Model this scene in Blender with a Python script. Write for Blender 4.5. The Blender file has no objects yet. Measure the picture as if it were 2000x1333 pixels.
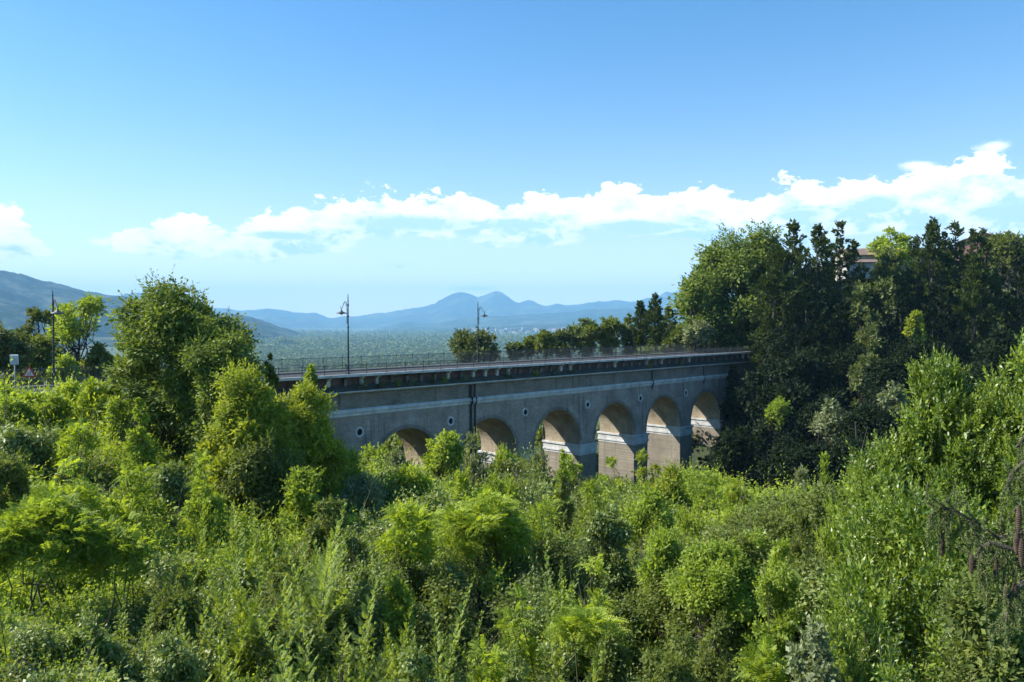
import bpy, math, random
import numpy as np

# ------------------------------------------------------------------ camera, sky, sun, exposure
SC = bpy.context.scene
COL = SC.collection
E = 40.0                      # eye height above the valley datum
F = 1556.0                    # focal length in pixels of the 2000 px wide frame
HY = 628.0                    # row of the horizon
PITCH = math.atan((666.5 - HY) / F)
cam_d = bpy.data.cameras.new('camera'); cam = bpy.data.objects.new('camera', cam_d); COL.objects.link(cam)
cam_d.sensor_width = 36.0; cam_d.lens = 36.0 * F / 2000.0
cam_d.clip_start = 0.3; cam_d.clip_end = 90000.0
cam.location = (0, 0, E); cam.rotation_euler = (math.pi / 2 - PITCH, 0, 0)
SC.camera = cam

SUN_EL = math.radians(40.0)
SUN_AZ = math.atan2(-0.96, 0.12)          # measured from +Y towards +X: left and ahead of the camera
SUN_DIR = (math.sin(SUN_AZ) * math.cos(SUN_EL), math.cos(SUN_AZ) * math.cos(SUN_EL), math.sin(SUN_EL))
SC.view_settings.view_transform = 'Standard'
SC.view_settings.look = 'None'
SC.view_settings.exposure = 0.92
SC.view_settings.gamma = 1.0


def NT(nt, kind, **kw):
    n = nt.nodes.new(kind)
    for k, v in kw.items():
        if k == 'ins':
            for i, val in v.items():
                n.inputs[i].default_value = val
        else:
            setattr(n, k, v)
    return n


def M(nt, op, a, b=None, c=None, clamp=False):
    n = nt.nodes.new('ShaderNodeMath'); n.operation = op; n.use_clamp = clamp
    for i, v in enumerate((a, b, c)):
        if v is None: continue
        if isinstance(v, (int, float)): n.inputs[i].default_value = v
        else: nt.links.new(v, n.inputs[i])
    return n.outputs[0]


def curve(nt, src, pts):
    n = nt.nodes.new('ShaderNodeFloatCurve')
    c = n.mapping.curves[0]
    while len(c.points) > 2: c.points.remove(c.points[1])
    c.points[0].location = pts[0]; c.points[-1].location = pts[-1]
    for p in pts[1:-1]: c.points.new(*p)
    for p in c.points: p.handle_type = 'AUTO_CLAMPED'
    n.mapping.update()
    nt.links.new(src, n.inputs['Value'])
    return n.outputs[0]


def pix_az(px): return math.atan2(px - 1000.0, F)
def pix_el(px, py): return math.atan2(HY - py, math.hypot(px - 1000.0, F))


def smooth(nt, v, a, b):
    n = nt.nodes.new('ShaderNodeMapRange'); n.interpolation_type = 'SMOOTHSTEP'
    n.inputs[1].default_value = a; n.inputs[2].default_value = b
    nt.links.new(v, n.inputs[0])
    return n.outputs[0]


def mixc(nt, f, a, b):
    n = nt.nodes.new('ShaderNodeMix'); n.data_type = 'RGBA'
    for i, v in ((0, f), (6, a), (7, b)):
        if isinstance(v, (int, float)): n.inputs[i].default_value = v
        elif isinstance(v, tuple): n.inputs[i].default_value = (*v, 1)
        else: nt.links.new(v, n.inputs[i])
    return n.outputs[2]


def make_world():
    w = bpy.data.worlds.new('World'); SC.world = w; w.use_nodes = True
    nt = w.node_tree; nt.nodes.clear()
    sky = NT(nt, 'ShaderNodeTexSky', sky_type='NISHITA', sun_disc=False, sun_elevation=SUN_EL, sun_rotation=SUN_AZ,
             altitude=200.0, air_density=1.0, dust_density=0.25, ozone_density=3.0)
    hsv = NT(nt, 'ShaderNodeHueSaturation', ins={'Hue': 0.498, 'Saturation': 1.30, 'Value': 0.98})
    nt.links.new(sky.outputs[0], hsv.inputs['Color'])
    tc = NT(nt, 'ShaderNodeTexCoord'); sp = NT(nt, 'ShaderNodeSeparateXYZ')
    nt.links.new(tc.outputs['Generated'], sp.inputs[0])
    x, y, z = sp.outputs
    az = M(nt, 'ARCTAN2', x, y); el = M(nt, 'ARCSINE', z)
    glow = M(nt, 'MULTIPLY', M(nt, 'EXPONENT', M(nt, 'MULTIPLY', M(nt, 'MAXIMUM', el, 0.0), -11.0)), 0.80)
    skyc = mixc(nt, glow, hsv.outputs[0], (8.8, 8.0, 7.5))
    # a cloud bank low over the mountains, written as a direction in the sky: azimuth and elevation
    A0, A1 = pix_az(-700), pix_az(2900)
    EMAX = 0.35
    na = M(nt, 'DIVIDE', M(nt, 'SUBTRACT', az, A0), A1 - A0)

    def band(top, bot):
        f = []
        for prof in (top, bot):
            pts = [((pix_az(px) - A0) / (A1 - A0), pix_el(px, py - (3 - 9 * max(0, min(1, (px - 1500) / 400)) if prof is top else -4)) / EMAX + 0.2) for px, py in prof]
            pts = [(0.0, pts[0][1])] + pts + [(1.0, pts[-1][1])]
            f.append(M(nt, 'MULTIPLY', M(nt, 'SUBTRACT', curve(nt, na, pts), 0.2), EMAX))
        return f
    top, bot = band(
        [(-600, 380), (-100, 392), (0, 408), (40, 425), (75, 452), (110, 492), (150, 522), (190, 505), (225, 478), (262, 446), (300, 428), (345, 432), (420, 440), (500, 428), (580, 405), (680, 388), (740, 374), (800, 388),
         (900, 379), (960, 394), (1050, 383), (1160, 382), (1205, 361), (1260, 378), (1320, 388), (1380, 362), (1450, 386), (1520, 366),
         (1620, 350), (1770, 336), (1830, 316), (1880, 306), (2000, 316), (2200, 300), (2700, 340)],
        [(-600, 560), (-100, 530), (0, 524), (100, 516), (150, 505), (195, 495), (230, 500), (320, 500), (420, 490), (520, 490), (600, 484), (690, 480), (760, 462), (860, 462), (960, 472),
         (1080, 470), (1200, 468), (1300, 456), (1380, 480), (1500, 486), (1650, 470), (1800, 462), (1950, 490), (2200, 520), (2700, 520)])
    # coordinates on the sky for noise: azimuth and elevation, the elevation stretched so that clouds lie flat
    cv = NT(nt, 'ShaderNodeCombineXYZ')
    nt.links.new(az, cv.inputs[0]); nt.links.new(M(nt, 'MULTIPLY', el, 1.7), cv.inputs[1])
    n1 = NT(nt, 'ShaderNodeTexNoise', ins={'Scale': 22.0, 'Detail': 12.0, 'Roughness': 0.66, 'Distortion': 0.15})
    nt.links.new(cv.outputs[0], n1.inputs['Vector'])
    cv2 = NT(nt, 'ShaderNodeCombineXYZ')
    nt.links.new(az, cv2.inputs[0]); nt.links.new(M(nt, 'MULTIPLY', el, 4.2), cv2.inputs[1]); cv2.inputs[2].default_value = 3.7
    n2 = NT(nt, 'ShaderNodeTexNoise', ins={'Scale': 9.0, 'Detail': 7.0, 'Roughness': 0.55})
    nt.links.new(cv2.outputs[0], n2.inputs['Vector'])
    dt = M(nt, 'SUBTRACT', top, el); db = M(nt, 'SUBTRACT', el, bot)
    puff = M(nt, 'MULTIPLY', M(nt, 'SUBTRACT', n1.outputs[0], 0.5), 0.105)
    flat = M(nt, 'MULTIPLY', M(nt, 'SUBTRACT', n2.outputs[0], 0.5), 0.075)
    mt = smooth(nt, M(nt, 'ADD', dt, puff), 0.0, 0.0055)
    mb = smooth(nt, M(nt, 'ADD', db, flat), -0.002, 0.007)
    holes = smooth(nt, M(nt, 'ADD', M(nt, 'MULTIPLY', M(nt, 'ADD', dt, -0.012), -1.2), M(nt, 'ADD', n2.outputs[0], M(nt, 'MULTIPLY', puff, 2.2))), 0.06, 0.30)
    mask = M(nt, 'MULTIPLY', M(nt, 'MULTIPLY', mt, mb), M(nt, 'ADD', 0.55, M(nt, 'MULTIPLY', holes, 0.45)), clamp=True)
    # loose wisps below and above the bank
    for wx, wy, ww, wh in ((770, 521, 62, 10), (925, 564, 90, 12), (1940, 287, 34, 13), (1338, 541, 26, 9), (515, 497, 34, 14), (205, 474, 22, 8), (345, 503, 26, 9), (755, 462, 50, 10), (1790, 326, 45, 12)):
        a = M(nt, 'DIVIDE', M(nt, 'SUBTRACT', az, pix_az(wx)), ww / F)
        b = M(nt, 'DIVIDE', M(nt, 'SUBTRACT', el, pix_el(wx, wy)), wh / F)
        r = M(nt, 'SQRT', M(nt, 'ADD', M(nt, 'MULTIPLY', a, a), M(nt, 'MULTIPLY', b, b)))
        v = M(nt, 'ADD', M(nt, 'SUBTRACT', 1.0, r), M(nt, 'MULTIPLY', M(nt, 'SUBTRACT', n1.outputs[0], 0.5), 2.6))
        mask = M(nt, 'MAXIMUM', mask, M(nt, 'MULTIPLY', smooth(nt, v, 0.0, 0.9), 0.8))
    # cloud colour: white heads, blue-grey bases and hollows
    deep = smooth(nt, M(nt, 'ADD', dt, M(nt, 'ADD', M(nt, 'MULTIPLY', flat, -1.1), M(nt, 'MULTIPLY', puff, -0.7))), 0.016, 0.050)
    lump = smooth(nt, n1.outputs[0], 0.40, 0.60)
    shade = M(nt, 'MULTIPLY', deep, M(nt, 'SUBTRACT', 1.1, M(nt, 'MULTIPLY', lump, 0.75)), clamp=True)
    for wx, wy, ww, wh in ((1700, 404, 62, 20), (1968, 414, 60, 22), (1345, 466, 90, 20), (800, 438, 150, 20), (1250, 446, 130, 16), (1010, 440, 90, 14), (1560, 420, 50, 12), (560, 462, 80, 10)):
        sa = M(nt, 'DIVIDE', M(nt, 'SUBTRACT', az, pix_az(wx)), ww / F)
        sb = M(nt, 'DIVIDE', M(nt, 'SUBTRACT', el, pix_el(wx, wy)), wh / F)
        rr = M(nt, 'SQRT', M(nt, 'ADD', M(nt, 'MULTIPLY', sa, sa), M(nt, 'MULTIPLY', sb, sb)))
        vv = M(nt, 'ADD', M(nt, 'SUBTRACT', 1.05, rr), M(nt, 'MULTIPLY', M(nt, 'SUBTRACT', n1.outputs[0], 0.5), 2.4))
        shade = M(nt, 'MAXIMUM', shade, smooth(nt, vv, -0.1, 0.6))
    ccol = mixc(nt, shade, (7.9, 7.8, 7.7), (3.4, 5.1, 6.8))
    lp = mixc(nt, smooth(nt, n1.outputs[0], 0.38, 0.58), (5.2, 6.1, 6.9), (8.0, 7.9, 7.8))
    ccol2 = mixc(nt, M(nt, 'SUBTRACT', 0.42, M(nt, 'MULTIPLY', shade, 0.4)), ccol, lp)
    out = mixc(nt, M(nt, 'MULTIPLY', mask, 0.98), skyc, ccol2)
    bg = NT(nt, 'ShaderNodeBackground', ins={'Strength': 0.108})
    nt.links.new(out, bg.inputs['Color'])
    o = NT(nt, 'ShaderNodeOutputWorld'); nt.links.new(bg.outputs[0], o.inputs['Surface'])


make_world()
sun_d = bpy.data.lights.new('sun', 'SUN'); sun = bpy.data.objects.new('sun', sun_d); COL.objects.link(sun)
sun_d.energy = 5.0; sun_d.angle = math.radians(0.53); sun_d.color = (1.0, 0.95, 0.86)
from mathutils import Vector, Matrix
sun.rotation_euler = Vector(SUN_DIR).to_track_quat('Z', 'Y').to_euler()
cy = SC.cycles
cy.max_bounces = 6; cy.diffuse_bounces = 3; cy.glossy_bounces = 2; cy.transmission_bounces = 3; cy.volume_bounces = 2
cy.transparent_max_bounces = 6; cy.caustics_reflective = False; cy.caustics_refractive = False
cy.use_denoising = True; cy.use_adaptive_sampling = True; cy.adaptive_threshold = 0.02
cy.sample_clamp_indirect = 4.0

# ------------------------------------------------------------------ helpers
def at(px, py, Y):
    """world point that lies Y metres ahead in the direction of a photo pixel"""
    dx, dy = (px - 1000.0) / F, (666.5 - py) / F
    c, s = math.cos(PITCH), math.sin(PITCH)
    vy = c + dy * s; vz = -s + dy * c
    k = Y / vy
    return Vector((dx * k, Y, E + vz * k))


def tag(o, label=None, cat=None, group=None, kind=None):
    if label: o['label'] = label
    if cat: o['category'] = cat
    if group: o['group'] = group
    if kind: o['kind'] = kind
    return o


def empty(name, loc, rz=0.0):
    o = bpy.data.objects.new(name, None); COL.objects.link(o)
    o.location = loc; o.rotation_euler = (0, 0, rz); o.empty_display_size = 0.3
    return o


def np_mesh(name, V, Q, mats, parent=None, mi=None, smooth_=False, T=None):
    """V (n,3) verts, Q (m,4) quads, T (k,3) triangles; mi material index per face (quads first)"""
    me = bpy.data.meshes.new(name)
    V = np.asarray(V, dtype=np.float32)
    Q = np.zeros((0, 4), dtype=np.int32) if Q is None or len(Q) == 0 else np.asarray(Q, dtype=np.int32)
    T = np.zeros((0, 3), dtype=np.int32) if T is None or len(T) == 0 else np.asarray(T, dtype=np.int32)
    nf = len(Q) + len(T)
    me.vertices.add(len(V)); me.vertices.foreach_set('co', V.ravel())
    li = np.concatenate([Q.ravel(), T.ravel()]).astype(np.int32)
    me.loops.add(len(li)); me.loops.foreach_set('vertex_index', li)
    ls = np.concatenate([np.arange(len(Q)) * 4, len(Q) * 4 + np.arange(len(T)) * 3]).astype(np.int32)
    me.polygons.add(nf); me.polygons.foreach_set('loop_start', ls)
    for m in (mats if isinstance(mats, (list, tuple)) else [mats]): me.materials.append(m)
    if mi is not None: me.polygons.foreach_set('material_index', np.asarray(mi, dtype=np.int32))
    if smooth_: me.polygons.foreach_set('use_smooth', np.ones(nf, dtype=bool))
    me.update(calc_edges=True)
    o = bpy.data.objects.new(name, me); COL.objects.link(o)
    if parent: o.parent = parent
    return o


class MB:
    """collects boxes, tubes, lathes into one mesh"""
    def __init__(s): s.v = []; s.f = []
    def box(s, x0, x1, y0, y1, z0, z1):
        b = len(s.v)
        s.v += [(x0, y0, z0), (x1, y0, z0), (x1, y1, z0), (x0, y1, z0), (x0, y0, z1), (x1, y0, z1), (x1, y1, z1), (x0, y1, z1)]
        s.f += [tuple(b + i for i in q) for q in ((3, 2, 1, 0), (4, 5, 6, 7), (0, 1, 5, 4), (1, 2, 6, 5), (2, 3, 7, 6), (3, 0, 4, 7))]
        return s
    def prism(s, prof, x0, x1):
        """profile of (y, z) points swept along x"""
        b = len(s.v); n = len(prof)
        s.v += [(x0, y, z) for y, z in prof] + [(x1, y, z) for y, z in prof]
        s.f += [(b + i, b + (i + 1) % n, b + n + (i + 1) % n, b + n + i) for i in range(n)]
        s.f += [tuple(b + i for i in reversed(range(n))), tuple(b + n + i for i in range(n))]
        return s
    def tube(s, pts, rad, n=8, cap=True):
        b = len(s.v); pts = [Vector(p) for p in pts]
        if not isinstance(rad, (list, tuple)): rad = [rad] * len(pts)
        up0 = Vector((0.13, 0.21, 1)).normalized()
        for i, p in enumerate(pts):
            d = (pts[min(i + 1, len(pts) - 1)] - pts[max(i - 1, 0)]).normalized()
            a = d.cross(up0)
            if a.length < 0.12: a = d.cross(Vector((1, 0, 0)))
            a.normalize(); c = d.cross(a)
            for k in range(n):
                t = 2 * math.pi * k / n
                s.v.append(tuple(p + (a * math.cos(t) + c * math.sin(t)) * rad[i]))
        for i in range(len(pts) - 1):
            for k in range(n):
                s.f.append((b + i * n + k, b + i * n + (k + 1) % n, b + (i + 1) * n + (k + 1) % n, b + (i + 1) * n + k))
        if cap:
            s.f.append(tuple(b + k for k in reversed(range(n)))); s.f.append(tuple(b + (len(pts) - 1) * n + k for k in range(n)))
        return s
    def lathe(s, prof, n=16, c=(0, 0, 0)):
        """profile of (r, z)"""
        b = len(s.v); m = len(prof)
        for r, z in prof:
            for k in range(n):
                t = 2 * math.pi * k / n
                s.v.append((c[0] + r * math.cos(t), c[1] + r * math.sin(t), c[2] + z))
        for i in range(m - 1):
            for k in range(n):
                s.f.append((b + i * n + k, b + i * n + (k + 1) % n, b + (i + 1) * n + (k + 1) % n, b + (i + 1) * n + k))
        s.f.append(tuple(b + k for k in reversed(range(n)))); s.f.append(tuple(b + (m - 1) * n + k for k in range(n)))
        return s
    def poly(s, pts):
        b = len(s.v); s.v += [tuple(p) for p in pts]; s.f.append(tuple(b + i for i in range(len(pts)))); return s
    def build(s, name, m, parent=None, smooth_=False):
        me = bpy.data.meshes.new(name); me.from_pydata(s.v, [], s.f)
        for mm in (m if isinstance(m, (list, tuple)) else [m]): me.materials.append(mm)
        if smooth_: me.polygons.foreach_set('use_smooth', [True] * len(me.polygons))
        me.update()
        o = bpy.data.objects.new(name, me); COL.objects.link(o)
        if parent: o.parent = parent
        return o


def copy_tree(o, parent=None):
    c = o.copy(); COL.objects.link(c)
    if parent: c.parent = parent
    for ch in [x for x in COL.objects if x.parent == o]: copy_tree(ch, c)
    return c


# ------------------------------------------------------------------ materials
def new_mat(name):
    m = bpy.data.materials.new(name); m.use_nodes = True
    nt = m.node_tree; nt.nodes.clear()
    out = NT(nt, 'ShaderNodeOutputMaterial')
    return m, nt, out


def ramp(nt, src, stops):
    n = nt.nodes.new('ShaderNodeValToRGB'); r = n.color_ramp
    while len(r.elements) < len(stops): r.elements.new(0.5)
    for e, (p, c) in zip(r.elements, stops): e.position = p; e.color = (*c, 1)
    nt.links.new(src, n.inputs[0]); return n.outputs[0]


def stone(name, cols, scale=1.0, rough=0.9, bump=0.4, brick=None, streak=0.0, streakcol=(0.02, 0.022, 0.02)):
    """weathered masonry: blotches of two scales, optional courses, optional vertical damp streaks"""
    m, nt, out = new_mat(name)
    tc = NT(nt, 'ShaderNodeTexCoord')
    n1 = NT(nt, 'ShaderNodeTexNoise', ins={'Scale': 0.35 * scale, 'Detail': 8.0, 'Roughness': 0.65})
    n2 = NT(nt, 'ShaderNodeTexNoise', ins={'Scale': 6.0 * scale, 'Detail': 6.0, 'Roughness': 0.7})
    for n in (n1, n2): nt.links.new(tc.outputs['Object'], n.inputs['Vector'])
    v = M(nt, 'ADD', M(nt, 'MULTIPLY', n1.outputs[0], 0.62), M(nt, 'MULTIPLY', n2.outputs[0], 0.38))
    k = len(cols)
    col = ramp(nt, v, [(0.36 + 0.28 * i / (k - 1), c) for i, c in enumerate(cols)])
    h = n2.outputs[0]
    if brick:
        mp = NT(nt, 'ShaderNodeMapping'); mp.inputs['Rotation'].default_value = (math.pi / 2, 0, 0)
        nt.links.new(tc.outputs['Object'], mp.inputs[0])
        # rows follow z, bricks follow x (faces that look along y)
        b = NT(nt, 'ShaderNodeTexBrick', ins={'Scale': 1.0, 'Brick Width': brick[0], 'Row Height': brick[1], 'Mortar Size': brick[2],
                                              'Color1': (0.80, 0.80, 0.80, 1), 'Color2': (1.16, 1.12, 1.08, 1), 'Mortar': (0.62, 0.64, 0.66, 1)})
        nt.links.new(mp.outputs[0], b.inputs['Vector'])
        mx = NT(nt, 'ShaderNodeMix', data_type='RGBA', blend_type='MULTIPLY'); mx.inputs[0].default_value = 0.85
        nt.links.new(col, mx.inputs[6]); nt.links.new(b.outputs[0], mx.inputs[7]); col = mx.outputs[2]
    if streak > 0:
        mp = NT(nt, 'ShaderNodeMapping'); mp.inputs['Scale'].default_value = (0.9, 0.9, 0.07)
        nt.links.new(tc.outputs['Object'], mp.inputs[0])
        n3 = NT(nt, 'ShaderNodeTexNoise', ins={'Scale': 1.6, 'Detail': 5.0, 'Roughness': 0.6})
        nt.links.new(mp.outputs[0], n3.inputs['Vector'])
        f = M(nt, 'MULTIPLY', smooth(nt, n3.outputs[0], 0.52, 0.74), streak)
        col = mixc(nt, f, col, streakcol)
    p = NT(nt, 'ShaderNodeBsdfPrincipled', ins={'Roughness': rough})
    nt.links.new(col, p.inputs['Base Color'])
    bp = NT(nt, 'ShaderNodeBump', ins={'Strength': bump, 'Distance': 0.04})
    nt.links.new(h, bp.inputs['Height']); nt.links.new(bp.outputs[0], p.inputs['Normal'])
    nt.links.new(p.outputs[0], out.inputs[0])
    return m


def plain(name, c, rough=0.6, metal=0.0, var=0.15):
    m, nt, out = new_mat(name)
    tc = NT(nt, 'ShaderNodeTexCoord')
    n = NT(nt, 'ShaderNodeTexNoise', ins={'Scale': 3.0, 'Detail': 5.0, 'Roughness': 0.6})
    nt.links.new(tc.outputs['Object'], n.inputs['Vector'])
    lo = tuple(x * (1 - var) for x in c); hi = tuple(min(1, x * (1 + var)) for x in c)
    p = NT(nt, 'ShaderNodeBsdfPrincipled', ins={'Roughness': rough, 'Metallic': metal})
    nt.links.new(ramp(nt, n.outputs[0], [(0.35, lo), (0.65, hi)]), p.inputs['Base Color'])
    nt.links.new(p.outputs[0], out.inputs[0])
    return m


def leaf(name, cols, rough=0.6, trans=0.42, spec=0.2, tcol=1.0):
    """leaves: each blade its own tone, some light let through"""
    m, nt, out = new_mat(name)
    g = NT(nt, 'ShaderNodeNewGeometry')
    tc = NT(nt, 'ShaderNodeTexCoord')
    n = NT(nt, 'ShaderNodeTexNoise', ins={'Scale': 0.8, 'Detail': 3.0})
    nt.links.new(g.outputs['Position'], n.inputs['Vector'])
    v = M(nt, 'ADD', M(nt, 'MULTIPLY', g.outputs['Random Per Island'], 0.6), M(nt, 'MULTIPLY', M(nt, 'SUBTRACT', n.outputs[0], 0.3), 1.0), clamp=True)
    k = len(cols)
    col = ramp(nt, v, [(0.08 + 0.84 * i / (k - 1), c) for i, c in enumerate(cols)])
    p = NT(nt, 'ShaderNodeBsdfPrincipled', ins={'Roughness': rough})
    p.inputs['Specular IOR Level'].default_value = spec
    nt.links.new(col, p.inputs['Base Color'])
    tr = NT(nt, 'ShaderNodeBsdfTranslucent')
    mx = NT(nt, 'ShaderNodeMix', data_type='RGBA', blend_type='MULTIPLY'); mx.inputs[0].default_value = 1.0
    nt.links.new(col, mx.inputs[6]); mx.inputs[7].default_value = (1.75 * tcol, 1.65 * tcol, 0.5 * tcol, 1)
    nt.links.new(mx.outputs[2], tr.inputs['Color'])
    ms = NT(nt, 'ShaderNodeMixShader', ins={0: trans})
    nt.links.new(p.outputs[0], ms.inputs[1]); nt.links.new(tr.outputs[0], ms.inputs[2])
    nt.links.new(ms.outputs[0], out.inputs[0])
    return m


def g_(r, g, b): return (r * 3.2, g * 2.52, b * 2.5)
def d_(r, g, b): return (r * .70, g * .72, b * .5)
def p_(r, g, b): return (r * 1.25, g * 1.3, b * .85)
L_mid = leaf('leaf_mid', [g_(.042, .078, .014), g_(.075, .13, .02), g_(.12, .18, .03)])
L_fresh = leaf('leaf_fresh', [g_(.055, .10, .014), g_(.092, .152, .02), g_(.135, .20, .035)], trans=.4)
L_yellow = leaf('leaf_yellow', [g_(.040, .070, .010), g_(.078, .122, .014), g_(.12, .165, .024)], trans=.4)
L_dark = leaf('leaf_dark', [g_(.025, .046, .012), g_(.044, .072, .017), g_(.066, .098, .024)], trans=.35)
L_shade = leaf('leaf_shade', [d_(.014, .028, .014), d_(.022, .040, .018), d_(.038, .058, .024)], trans=.15, spec=.12)  # leaf tones darkened so the right hillside's shade sits in the colour
L_pine = leaf('leaf_pine', [p_(.030, .048, .022), p_(.048, .070, .028), p_(.080, .098, .036)], trans=.2, spec=.12)
L_tree = leaf('leaf_tree', [g_(.026, .052, .012), g_(.048, .085, .018), g_(.085, .13, .026)], trans=.3)
L_olive = leaf('leaf_olive', [g_(.022, .044, .014), g_(.038, .062, .018), g_(.058, .080, .026)], trans=.25)
L_grey = leaf('leaf_grey', [g_(.042, .070, .034), g_(.065, .098, .05), g_(.10, .135, .08)], trans=.25)
L_bramble = leaf('leaf_bramble', [g_(.038, .068, .016), g_(.062, .104, .026), g_(.105, .15, .052)], trans=.25, rough=.48, spec=.45)
L_laurel = leaf('leaf_laurel', [g_(.022, .050, .008), g_(.048, .092, .012), g_(.105, .165, .028)], trans=.34, rough=.42, spec=.6)
L_plume = leaf('leaf_plume', [g_(.075, .13, .035), g_(.105, .17, .05), g_(.14, .205, .07)], trans=.4)
L_gold = leaf('leaf_gold', [g_(.038, .070, .010), g_(.070, .112, .014), g_(.11, .145, .022)], trans=.4)
L_far = leaf('leaf_far', [g_(.03, .055, .03), g_(.05, .085, .035), g_(.085, .12, .05)], trans=.1)
BARK = stone('bark', [(.035, .028, .02), (.08, .065, .05), (.14, .12, .10)], scale=3, bump=.8)
TWIG = plain('twig', (.09, .10, .04), .8)
# ------------------------------------------------------------------ terrain
def lattice(x, y, seed):
    xi = np.floor(x).astype(np.int64); yi = np.floor(y).astype(np.int64)
    fx = x - xi; fy = y - yi
    fx = fx * fx * (3 - 2 * fx); fy = fy * fy * (3 - 2 * fy)
    def h(a, b):
        n = (a * 374761393 + b * 668265263 + seed * 982451653) & 0xFFFFFFFF
        n = ((n ^ (n >> 13)) * 1274126177) & 0xFFFFFFFF
        return ((n ^ (n >> 16)) & 0xFFFF) / 65535.0
    return (h(xi, yi) * (1 - fx) + h(xi + 1, yi) * fx) * (1 - fy) + (h(xi, yi + 1) * (1 - fx) + h(xi + 1, yi + 1) * fx) * fy


def fbm(x, y, seed=1, octv=4, ridged=False):
    s = 0; a = 1.0; t = 0
    for i in range(octv):
        n = lattice(x * 2 ** i, y * 2 ** i, seed + i * 7)
        if ridged: n = 1 - abs(2 * n - 1)
        s = s + a * n; t += a; a *= 0.5
    return s / t


PLAIN = -112.0    # far plain relative to the eye
_cp = []; _can = []
def cp(px, py, Y, thick):          # ground lies `thick` under the canopy seen at that pixel
    p = at(px, py, Y); _can.append((p.x, Y, p.z - E)); _cp.append((p.x, Y, p.z - E - thick))
for a in ((-300, 1333, 11, 2.5), (0, 1333, 12, 2.4), (500, 1333, 13, 2.2), (1000, 1333, 14, 2.5), (1500, 1333, 14, 3.0), (2000, 1333, 11, 3.0), (2400, 1333, 11, 3),
          (0, 1150, 17, 2.6), (500, 1150, 19, 2.0), (1000, 1150, 20, 3), (1500, 1150, 20, 4), (1900, 1150, 15, 4),
          (0, 950, 25, 3), (400, 1000, 28, 2.2), (700, 1010, 29, 2.5), (1000, 1000, 32, 4), (1300, 1010, 31, 4), (1600, 1020, 25, 4), (2100, 900, 22, 5),
          (0, 810, 42, 3), (220, 820, 45, 3), (420, 925, 40, 2.2), (700, 905, 58, 3), (1000, 930, 52, 4), (1300, 935, 56, 5), (1400, 958, 54, 6), (1500, 1005, 46, 6), (1580, 985, 40, 6), (1720, 900, 34, 6),
          (-150, 742, 50, 2.4), (0, 746, 52, 2.4), (200, 752, 53, 2.6), (360, 880, 55, 3), (640, 880, 74, 4), (860, 885, 84, 6), (1050, 890, 98, 10), (1250, 905, 110, 14)):
    cp(*a)
_cp += [(-60, 70, -6.2), (-45, 68, -6.4), (-75, 90, -6.4), (-50, 105, -8), (-25, 110, -16), (-90, 120, -8), (0, 130, -27), (-20, 160, -24), (20, 150, -26), (35, 120, -33), (48, 108, -34),
        (24, 160, -16), (30, 185, -12), (10, 190, -24), (50, 190, -10), (45, 165, -9), (50, 152, -8), (62, 150, -9), (75, 150, -7), (95, 150, -4), (120, 150, 0),
        (60, 135, -19), (78, 125, -19), (95, 125, -13), (62, 115, -28), (70, 95, -28), (90, 100, -20), (115, 120, -6), (120, 90, -12), (60, 70, -24), (95, 70, -14),
        (70, 180, 2), (95, 185, 8), (125, 185, 12), (160, 190, 14), (90, 230, 10), (150, 240, 16), (50, 240, -6), (20, 250, -22), (-60, 200, -24), (-130, 160, -12),
        (0, 320, -45), (-120, 320, -42), (120, 330, 0), (200, 320, 10), (200, 150, 8), (200, 60, 0), (-120, 60, -4), (-120, 10, -6), (60, 10, -9), (60, -20, -8), (-60, -20, -8),
        (0, 0, -8.6), (-20, 5, -8.4), (20, 5, -8.8), (-40, 30, -7.4), (-80, 40, -6.0)]
_P = np.array(_cp)


def _tps(r2):
    return np.where(r2 > 1e-9, 0.5 * r2 * np.log(r2 + 1e-12), 0.0)


_S = 100.0
def _solve(_P):
    n = len(_P); xy = _P[:, :2] / _S
    d2 = ((xy[:, None] - xy[None]) ** 2).sum(-1)
    A = np.zeros((n + 3, n + 3)); A[:n, :n] = _tps(d2) + np.eye(n) * 2e-4
    A[:n, n] = 1; A[:n, n + 1:] = xy; A[n, :n] = 1; A[n + 1:, :n] = xy.T
    return np.linalg.solve(A, np.concatenate([_P[:, 2], np.zeros(3)]))
_W = _solve(_P)


def ground(x, y):
    """terrain height (world z) for arrays or numbers"""
    x = np.asarray(x, dtype=float); y = np.asarray(y, dtype=float)
    sh = x.shape; xf = np.clip(x.ravel(), -260, 300) / _S; yf = np.clip(y.ravel(), -40, 340) / _S
    z = np.zeros(len(xf)); n = len(_P)
    for i0 in range(0, len(xf), 20000):
        X = xf[i0:i0 + 20000]; Y = yf[i0:i0 + 20000]
        d2 = (X[:, None] - _P[None, :, 0] / _S) ** 2 + (Y[:, None] - _P[None, :, 1] / _S) ** 2
        z[i0:i0 + 20000] = _tps(d2) @ _W[:n] + _W[n] + X * _W[n + 1] + Y * _W[n + 2]
    z = np.clip(z, -46, 24)
    X, Y = x.ravel(), y.ravel()
    R = np.hypot(X, Y)
    t = np.clip((R - 260) / 500, 0, 1); t = t * t * (3 - 2 * t)
    und = (fbm(X / 520.0, Y / 380.0, 11, 3) - 0.5) * 34 * np.clip(R / 1500, 0, 1)
    z = z * (1 - t) + (PLAIN + und) * t
    return (E + z).reshape(sh)


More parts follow.
